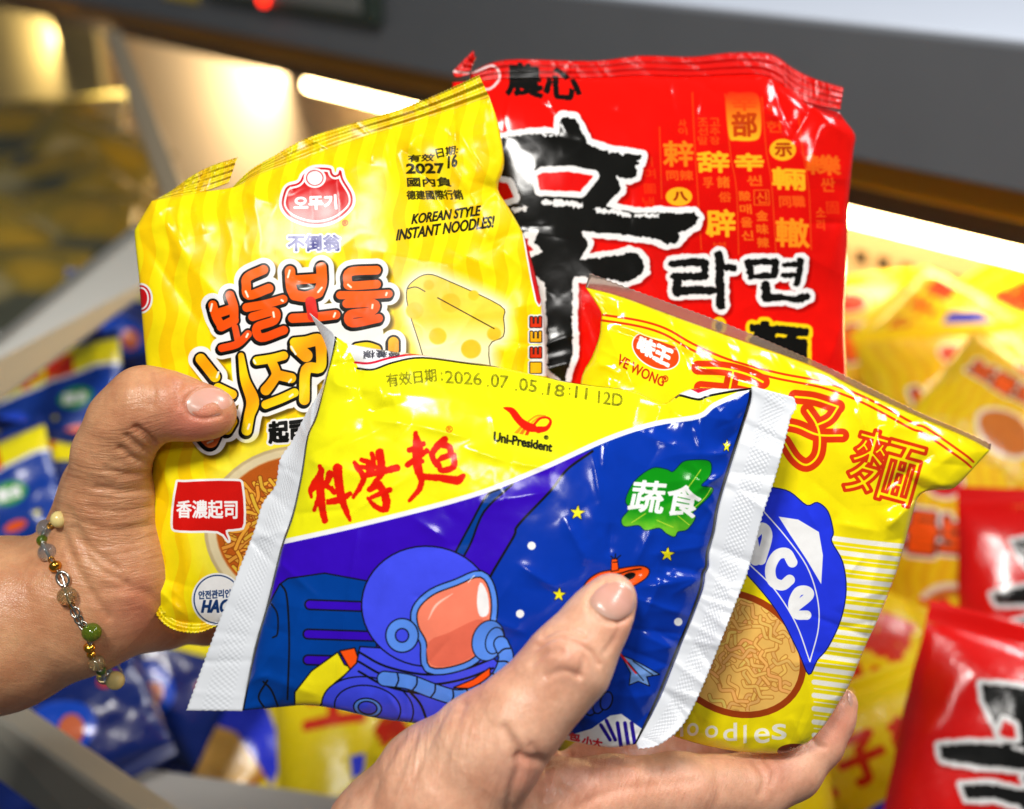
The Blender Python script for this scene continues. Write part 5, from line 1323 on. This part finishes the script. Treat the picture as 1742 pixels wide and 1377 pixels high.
for i in range(len(beads) - 1):                          # fine chain filling the gaps between beads
    r0, r1 = [b_[2] * .43 / FPX * .9 for b_ in beads[i:i + 2]]
    dv = pos[i + 1] - pos[i]; L0 = np.linalg.norm(dv); gap = L0 - r0 - r1
    for k in range(int(gap / .0011)):
        p_ = pos[i] + dv / L0 * (r0 + gap * (k + .5) / int(gap / .0011))
        V, F = torus(p_, .0008, .0002, -FWD if k % 2 else np.array([.5, -.8, .3]), 14, 6, 1.2, dv)
        mesh_obj('link', V, F, steel if i % 3 else gold, br)
for i, (x, y, r, m_, nm) in enumerate(beads):
    rm = r * .43 / FPX
    ax = pos[i + 1] - pos[max(i - 1, 0)]
    if nm == 'link':
        V, F = torus(pos[i], rm * .8, rm * .22, -FWD if i % 2 else np.array([.5, -.8, .3]), el=1.25, along=ax)
    else:
        V, F = uvsphere(pos[i], rm, ax, .92 if m_ is not gold else .8)
    mesh_obj(nm, V, F, m_, br)
# ------------------------------------------------------------------ the display behind, blurred by distance
D_ = np.array([math.sin(math.radians(38.8)), -math.cos(math.radians(38.8)), 0])      # along the shelf, towards the near right
N_ = np.array([D_[1] * -1, D_[0], 0])                                                 # into the shelf
Z_ = np.array([0, 0, 1.0])


def ray(px, py):
    return world(px, py, 1.0) - CAM


def on_plane(px, py, off):
    d = ray(px, py); return CAM + d * (off / (N_ @ d))


def box(name, o, a, b, c, mat, parent=None, bev=.002, loc=None):
    """box from corner o along three edge vectors, edges rounded"""
    V = [o + i * a + j * b + k * c for i in (0, 1) for j in (0, 1) for k in (0, 1)]
    F = [[0, 1, 3, 2], [4, 6, 7, 5], [0, 4, 5, 1], [2, 3, 7, 6], [0, 2, 6, 4], [1, 5, 7, 3]]
    if np.dot(np.cross(a, b), c) < 0:
        F = [f[::-1] for f in F]
    ob = mesh_obj(name, V, F, mat, parent, loc=loc if parent is None else None, smooth=False)
    if bev:
        md = ob.modifiers.new('edge', 'BEVEL'); md.width = bev; md.segments = 2
    return ob


ref = world(1742, 330, .72)
q0 = N_ @ (ref - CAM)
zb = ref[2]; zt = on_plane(1742, 80, q0)[2]
along0 = D_ @ (ref - CAM)
SX0, SX1 = along0 - 2.6, along0 + .35


def pt(s, n, z):
    return CAM * (1, 1, 0) + D_ * s + N_ * n + Z_ * z


m_steel = plain_mat('brushed_grey_steel', (122, 125, 130), .4, .2, .08, 12)
m_top = plain_mat('pale_blue_top', (226, 234, 248), .4, 0, .05, 10)
m_brass = plain_mat('brass_rail', (206, 138, 18), .35, .25, .15, 8)
m_wall = plain_mat('warm_white_panel', (224, 196, 160), .55, 0, .06, 6)
m_dark = plain_mat('dark_slots', (70, 58, 46), .8)
m_grey = plain_mat('grey_plastic', (150, 150, 150), .45, 0, .08, 20)
m_board = plain_mat('dark_shelf_bed', (58, 54, 50), .6, 0, .2, 14)
sh = empty('display_shelf', pt(SX0, q0, zb - .5), 'grey steel display shelf with a brass rail and a lit back panel behind the packs', 'shelf')
box('front_panel', pt(SX0, q0, zb), D_ * (SX1 - SX0), N_ * .02, Z_ * (zt - zb), m_steel, sh)
box('top_panel', pt(SX0, q0 + .0205, zt - .012), D_ * (SX1 - SX0), N_ * .5, Z_ * .014, m_top, sh)
h1 = zb - on_plane(1742, 345, q0 + .024)[2]
box('trim_rail', pt(SX0, q0 + .022, zb - .024), D_ * (SX1 - SX0), N_ * .018, Z_ * .023, m_brass, sh, .004)
box('trim_rail', pt(SX0, q0 + .06, zb - .050), D_ * (SX1 - SX0), N_ * .012, Z_ * .02, plain_mat('grey_brown_bar', (96, 84, 66), .5), sh)  # second bar below the brass rail, one plain grey-brown colour
zw = zb - .65
bw_ = box('back_panel', pt(SX0, q0 + .26, zw), D_ * (SX1 - SX0), N_ * .015, Z_ * .65, m_wall, sh)
V = []; F = []
for i in range(60):
    s = along0 - .75 + i * .024; z = zb - .145
    o = pt(s, q0 + .2588, z)
    for k, v in enumerate((o, o + D_ * .013, o + D_ * .013 - Z_ * .012, o - Z_ * .012)):
        V.append(v)
    F.append([4 * i, 4 * i + 1, 4 * i + 2, 4 * i + 3])
mesh_obj('vent_slots', V, F, m_dark, sh, smooth=False)
# upright post and the sloping bin divider at the left
lw = on_plane(240, 260, q0 + .258); sw = D_ @ (lw - CAM)
box('end_panel', pt(SX0, q0 + .2, zw), D_ * (sw - SX0), N_ * .014, Z_ * .56, plain_mat('olive_panel', (150, 132, 84), .5, 0, .2, 5), sh)
# control box on the panel
cpa, cpb = on_plane(360, 20, q0 - .002), on_plane(655, 45, q0 - .002)
sa, sb = D_ @ (cpa - CAM), D_ @ (cpb - CAM)
z0 = cpb[2]
cb = empty('control_panel', pt(sa, q0, z0), 'dark framed control panel with a red light on the grey shelf front', 'control panel')
box('housing', pt(sa, q0 - .014, z0), D_ * (sb - sa), N_ * .013, Z_ * .075, plain_mat('dark_green_plastic', (52, 64, 56), .4), cb, .005)
box('face', pt(sa + .02, q0 - .0165, z0 + .010), D_ * (sb - sa - .04), N_ * .002, Z_ * .056, plain_mat('grey_face', (128, 130, 126), .45), cb, .001)
def em(name, col, st):
    m, nt, b = new_mat(name); b.inputs['Base Color'].default_value = lin(col); b.inputs['Emission Color'].default_value = lin(col); b.inputs['Emission Strength'].default_value = st; return m
lp_ = on_plane(448, -4, q0 - .018)
V, F = uvsphere(lp_, .009, N_, .5); mesh_obj('indicator_light', V, F, em('red_light', (255, 40, 20), 4), cb)
lp_ = on_plane(310, 2, q0 - .004)
st_ = box('price_tag', lp_ - D_ * .05, D_ * .09, N_ * .002, Z_ * .02, plain_mat('yellow_tag', (222, 190, 60), .5), None, .001, loc=lp_)
tag(st_, 'small yellow tag on the grey shelf front beside the control panel', 'tag')
# tube lamp
tz = on_plane(1742, 436, q0 + .17)[2]
V = []; F = []
nseg = 12
ST0 = D_ @ (on_plane(530, 200, q0 + .17) - CAM)
for i, s in enumerate((ST0, SX1)):
    for j in range(nseg):
        a = 2 * math.pi * j / nseg; V.append(pt(s, q0 + .17, tz) + N_ * .0085 * math.cos(a) + Z_ * .0085 * math.sin(a))
F = [[j, (j + 1) % nseg, nseg + (j + 1) % nseg, nseg + j] for j in range(nseg)]
tl = empty('tube_lamp', pt(SX0, q0 + .17, tz), 'glowing warm white tube lamp running along under the shelf', 'lamp')
mesh_obj('tube', V, F, em('lamp_glow', (255, 220, 156), 28), tl)
box('lamp_holder', pt(ST0, q0 + .165, tz + .013), D_ * (SX1 - ST0), N_ * .012, Z_ * .018, m_grey, tl)

# display bed under the packs (slopes down towards the viewer)
def quad_slab(name, pts, th, mat, kind=None, label=None, cat=None):
    P = np.array(pts); n = np.cross(P[1] - P[0], P[3] - P[0]); n /= np.linalg.norm(n)
    if n @ (CAM - P[0]) > 0: n = -n
    V = np.vstack([P, P + n * th]); F = [[0, 1, 2, 3], [7, 6, 5, 4], [0, 4, 5, 1], [1, 5, 6, 2], [2, 6, 7, 3], [3, 7, 4, 0]]
    ob = mesh_obj(name, V, F, mat, None, loc=P.mean(0), smooth=False)
    md = ob.modifiers.new('edge', 'BEVEL'); md.width = .003; md.segments = 2
    return tag(ob, label, cat, None, kind)


quad_slab('display_bed', [world(-500, 420, 1.35), world(2100, 560, 1.1), world(2100, 1750, .68), world(-500, 1750, .78)], .02, m_board, None, 'dark sloping bed of the display under the loose packs', 'shelf bed')
quad_slab('glass_edge', [world(176, 55, 1.3), world(206, 50, 1.3), world(345, 400, .92), world(300, 400, .92)], .008, plain_mat('edge_metal', (176, 160, 132), .3, .4), None, 'slanting steel edge of the bin between the far bin and the lit panel', 'edge strip')
quad_slab('bin_divider', [world(-60, 632, .70), world(250, 380, .84), world(310, 455, .84), world(-60, 735, .70)], .012, plain_mat('grey_divider', (140, 138, 130), .35, .3), None, 'grey divider bar sloping up between the bins at the left', 'divider')
quad_slab('bin_front_rail', [world(-60, 1185, .56), world(250, 1400, .50), world(180, 1470, .50), world(-60, 1290, .56)], .02, plain_mat('grey_rail', (150, 146, 134), .4, .3), None, 'grey metal front rail of the bin at the lower left corner', 'rail')
quad_slab('tray_lip', [world(150, 1290, .70), world(640, 1360, .66), world(640, 1520, .60), world(190, 1490, .60)], .006, plain_mat('clear_grey_tray', (158, 156, 152), .35), None, 'pale grey tray lip below the blue packs', 'tray')  # pale grey slab for the lip of the tray

# ---- packs lying in the display
backs = {}
for k_, rough in (('navy', .2), ('dim_olive', .2), ('red', .2), ('space', .28), ('snack', .25), ('cheese', .3)):
    c_ = art_back(k_)
    mt = film_mat('display_%s_film' % k_, c_.image('display_%s_print' % k_), rough, .12, 60, coat=.4)
    nu, nv = 44, 44
    u, v = np.meshgrid(np.linspace(0, 1, nu), np.linspace(0, 1, nv))
    var = []
    for sd in range(3):
        h = pillow(u, v, 3) * .12 + .014 * fbm(u * 5, v * 5, sd * 11 + 1) + .012 * ridged(u * 4 + sd, v * 4, sd + 40) * np.clip(np.minimum(np.minimum(u, 1 - u), np.minimum(v, 1 - v)) / .06, 0, 1)
        asp = c_.H / c_.W
        Xf = (u - .5) + .012 * fbm(v * 3, u * 0 + sd, 3); Yf = (.5 - v) * asp + .012 * fbm(u * 3, v * 0 + sd, 4)
        Fv = np.stack([Xf, Yf, h], -1).reshape(-1, 3); Bv = np.stack([Xf, Yf, -pillow(u, v, 3) * .11 - .002], -1).reshape(-1, 3)
        uvc = np.stack([u, 1 - v], -1).reshape(-1, 2)
        nn = nu * nv
        me_o = mesh_obj('proto', np.vstack([Fv, Bv]), np.vstack([grid_faces(nv, nu, 0), grid_faces(nv, nu, nn, True)]), mt, None, uv=np.vstack([uvc, uvc]))
        W = me_o.data; bpy.data.objects.remove(me_o)
        # ribbed seals top and bottom
        sv = []; sf = []
        for sgn in (1, -1):
            for i in range(20):
                t = i / 19
                for j in range(4):
                    sv.append((-.5 + t, sgn * (asp / 2 + .028 * j - .004), .012 * math.sin(t * 9 + sd * 2) * j / 3 + .006 * (-1) ** j))
            off = 0 if sgn == 1 else 80
            for i in range(19):
                for j in range(3):
                    f_ = [off + i * 4 + j, off + i * 4 + j + 1, off + (i + 1) * 4 + j + 1, off + (i + 1) * 4 + j]
                    sf.append(f_ if sgn == 1 else f_[::-1])
        m_s = {'red': plain_mat('red_seal', (222, 14, 10), .2), 'space': plain_mat('blue_seal', (14, 44, 120), .3), 'navy': plain_mat('navy_seal', (12, 30, 90), .3), 'snack': plain_mat('yellow_seal', (238, 214, 20), .25), 'dim_olive': plain_mat('dim_olive_seal', (110, 96, 40), .3), 'cheese': plain_mat('yellow_stripe_seal', (240, 208, 14), .3)}[k_]
        S_ = []
        for a_ in (0, 1):
            so = mesh_obj('proto', sv[a_ * 80:a_ * 80 + 80], [[i_ - a_ * 80 for i_ in f_] for f_ in sf[a_ * 57:a_ * 57 + 57]], m_s, None)
            S_.append(so.data); bpy.data.objects.remove(so)
        var.append((W, S_))
    backs[k_] = var


def lay(kind, px, py, d, wid, rot, tilt, label, group, k=0):
    """one pack in the display: centre, width (m), turn in the picture plane, lean (x, y)"""
    c_ = world(px, py, d)
    e_ = empty('noodle_pack', c_, label, 'noodle pack', group)
    W, S_ = backs[kind][k % 3]
    base = Matrix((RIGHT, UP, -FWD)).transposed().to_3x3()
    R_ = base @ Matrix.Rotation(math.radians(rot), 3, 'Z') @ Matrix.Rotation(math.radians(tilt[0]), 3, 'X') @ Matrix.Rotation(math.radians(tilt[1]), 3, 'Y')
    e_.rotation_euler = R_.to_euler(); e_.scale = (wid, wid, wid)
    for nm, me_ in (('wrapper', W), ('end_seal', S_[0]), ('end_seal', S_[1])):
        ob = bpy.data.objects.new(nm, me_); COL.objects.link(ob); ob.parent = e_
    return e_


gr, gb, gy, gc = 'red packs lying in the display', 'blue and yellow packs lying in the display', 'yellow snack packs lying in the display', 'striped yellow packs lying in the display'
# right: red packs in front, yellow packs behind
lay('red', 1752, 1365, .56, .120, -15, (-6, -10), 'large red pack with a black brush character at the lower right corner', gr, 0)
lay('red', 1822, 1062, .66, .112, -3, (-10, -12), 'red pack standing at the right edge above the nearest red pack', gr, 1)
lay('red', 1850, 920, .78, .13, -10, (-20, 6), 'red pack half out of sight at the right edge, farthest of the red packs', gr, 2)
lay('cheese', 1575, 960, .74, .115, -8, (-6, 8), 'yellow pack with a pale picture right behind the edge of the held snack pack', gc, 0)
lay('snack', 1540, 1200, .70, .11, 66, (0, 10), 'yellow pack with red characters standing on edge beside the tip of the index finger', gy, 0)
lay('snack', 1490, 1370, .66, .11, 20, (-10, 0), 'yellow pack at the bottom edge between the lower hand and the nearest red pack', gy, 1)
lay('cheese', 1480, 640, .95, .14, 14, (-30, 10), 'yellow pack glowing just under the tube lamp, beside the edge of the red held pack', gc, 1)
lay('snack', 1590, 640, .98, .14, -20, (-40, 0), 'shiny yellow pack lying flat in the middle under the tube lamp', gy, 2)
lay('snack', 1700, 620, .95, .14, 24, (-36, -10), 'shiny yellow pack lying under the tube lamp close to the right edge', gy, 0)
lay('cheese', 1660, 740, .84, .13, 10, (-26, 12), 'yellow pack leaning above the pack with the pale picture', gc, 2)
lay('snack', 1610, 560, .92, .085, 55, (-30, 24), 'small crumpled yellow pack standing askew on the heap under the tube lamp', gy, 1)
lay('cheese', 1700, 700, .78, .085, -48, (-34, -20), 'small striped pack tipped over beside the farthest red pack', gc, 1)
lay('snack', 1600, 770, .80, .08, -62, (-20, 26), 'small yellow pack wedged sideways above the pack with the pale picture', gy, 2)
lay('snack', 1560, 1090, .72, .08, -35, (-24, -18), 'small yellow pack tilted over the pack with red characters', gy, 0)
lay('snack', 1440, 1240, .80, .14, -30, (-20, 0), 'yellow pack low behind the index finger of the lower hand', gy, 1)
# bottom middle, under the packs
lay('snack', 700, 1290, .72, .15, 10, (-30, 10), 'yellow pack in shade below the front pack, above the lower hand', gy, 2)
lay('snack', 640, 1330, .70, .078, 40, (-34, 14), 'yellow pack at the bottom edge between the tray lip and the lower hand', gy, 1)
lay('snack', 420, 1215, .82, .14, -16, (-34, 0), 'yellow pack in shade under the corner of the white seal', gy, 0)
lay('snack', 1180, 1300, .62, .13, 4, (-24, 0), 'yellow pack showing under the held snack pack, above the index finger', gy, 1)
# left: yellow and blue packs in the bin
L_ = [(212, 560, .90, .085, -4, (0, 16), 'blue and yellow pack standing upright behind the left edge of the striped pack', 0, 'navy'), (80, 690, .82, .10, 12, (-24, 0), 'blue and yellow pack with a green badge lying above the thumb knuckle', 1, 'space'), (-10, 720, .86, .09, -8, (-26, 10), 'navy pack cut by the left edge just below the divider', 2, 'navy'),
      (70, 850, .74, .095, -10, (-20, 0), 'yellow topped navy pack left of the bracelet', 0, 'navy'), (150, 780, .82, .09, 6, (-24, 0), 'blue and yellow pack mostly behind the thumb of the left hand', 1, 'space'), (-30, 860, .72, .09, 22, (-24, 0), 'blue and yellow pack with a green badge at the left edge just above the forearm', 2, 'space'),
      (110, 1230, .68, .095, 30, (-20, 10), 'navy pack under the forearm near the front rail', 0, 'navy'), (260, 1160, .74, .09, -24, (-20, 0), 'navy pack below the bracelet', 1, 'navy'), (320, 1110, .82, .11, 60, (-14, 0), 'dark blue and yellow pack between the wrist and the white seal', 2, 'navy'), (20, 1190, .74, .09, -10, (-20, 0), 'blue and yellow pack at the left edge just below the forearm', 1, 'space'), (190, 1265, .76, .095, 8, (-24, 0), 'blue and yellow pack with a green badge lying above the tray lip', 2, 'space'), (330, 1210, .86, .10, 20, (-24, 0), 'navy pack at the back of the bin beside the tray lip', 1, 'navy'), (150, 660, .95, .09, -30, (-24, 0), 'navy pack in shade between the divider and the upright pack', 2, 'navy')]
for x, y, d, w, r, t, lb, k, kd in L_:
    lay(kd, x, y, d, w, r, t, lb, gb, k)
# far left bin seen past the post
F_ = [(40, 330, 1.5, .17, 20, 'dim_olive', 'dull gold pack in the far bin at the left edge'), (150, 290, 1.55, .16, -15, 'dim_olive', 'dull gold pack in the far bin next to the slanting steel edge'), (90, 420, 1.35, .17, 8, 'dim_olive', 'dull gold pack at the front of the far bin'), (190, 390, 1.45, .15, -30, 'dim_olive', 'dull gold pack low in the far bin beside the slanting steel edge'), (-20, 250, 1.7, .18, 10, 'dim_olive', 'dull gold pack at the back of the far bin, cut by the left edge'), (-30, 440, 1.3, .16, -20, 'dim_olive', 'dull gold pack in the far bin right above the divider'), (110, 230, 1.75, .17, 14, 'dim_olive', 'dull gold pack at the back of the far bin'), (10, 510, 1.2, .14, 5, 'dim_olive', 'dull gold pack pressed against the back of the divider')]
for i, (x, y, d, w, r, k_, lb) in enumerate(F_):
    lay(k_, x, y, d, w, r, (-40, 10), lb, 'packs in the far bin', i)

# ------------------------------------------------------------------ light
w_ = bpy.data.worlds.new('World'); scene.world = w_; w_.use_nodes = True
bg = w_.node_tree.nodes['Background']; bg.inputs['Color'].default_value = (.9, .95, 1, 1); bg.inputs['Strength'].default_value = .09


def area(name, loc, target, size, power, col, sy=None):
    l = bpy.data.lights.new(name, 'AREA'); l.size = size; l.energy = power; l.color = col
    if sy: l.shape = 'RECTANGLE'; l.size_y = sy
    o = bpy.data.objects.new(name, l); COL.objects.link(o); o.location = loc
    o.rotation_euler = (Vector(target) - Vector(loc)).to_track_quat('-Z', 'Y').to_euler()
    return o


mid = world(870, 800, .37)
area('overhead_light', (-.25, -.35, 2.35), mid, .26, 15, (1, .97, .92), .2)
area('overhead_light', (.75, .1, 2.25), mid, .35, 5, (1, .98, .95), .12)
area('overhead_light', (1.1, 1.0, 2.5), tuple(pt(along0 - .3, q0 + .2, zt)), .5, 14, (.97, .98, 1), .3)  # added light, put in to brighten the shelf top and right packs
area('camera_flash', tuple(CAM + UP * .09 + RIGHT * .02 - FWD * .02), mid, .05, .3, (1, .97, .93))
for px_, py_ in ((40, 110), (330, 165)):                    # unseen lights added to put a glow on the left panel
    p_ = on_plane(px_, py_, q0 + .14) + Z_ * .05
    area('panel_glow', tuple(p_), tuple(on_plane(px_, py_ + 60, q0 + .25)), .3, 3.2, (1, .86, .6), .03)
# finish
bpy.data.objects.remove(_txt_obj); bpy.data.curves.remove(_txt_curve)
vs = scene.view_settings; vs.view_transform = 'Standard'; vs.look = 'None'; vs.exposure = 0; vs.gamma = 1; vs.use_curve_mapping = False
scene.cycles.use_denoising = True
scene.cycles.max_bounces = 8
scene.cycles.transmission_bounces = 6
scene.cycles.sample_clamp_indirect = 6
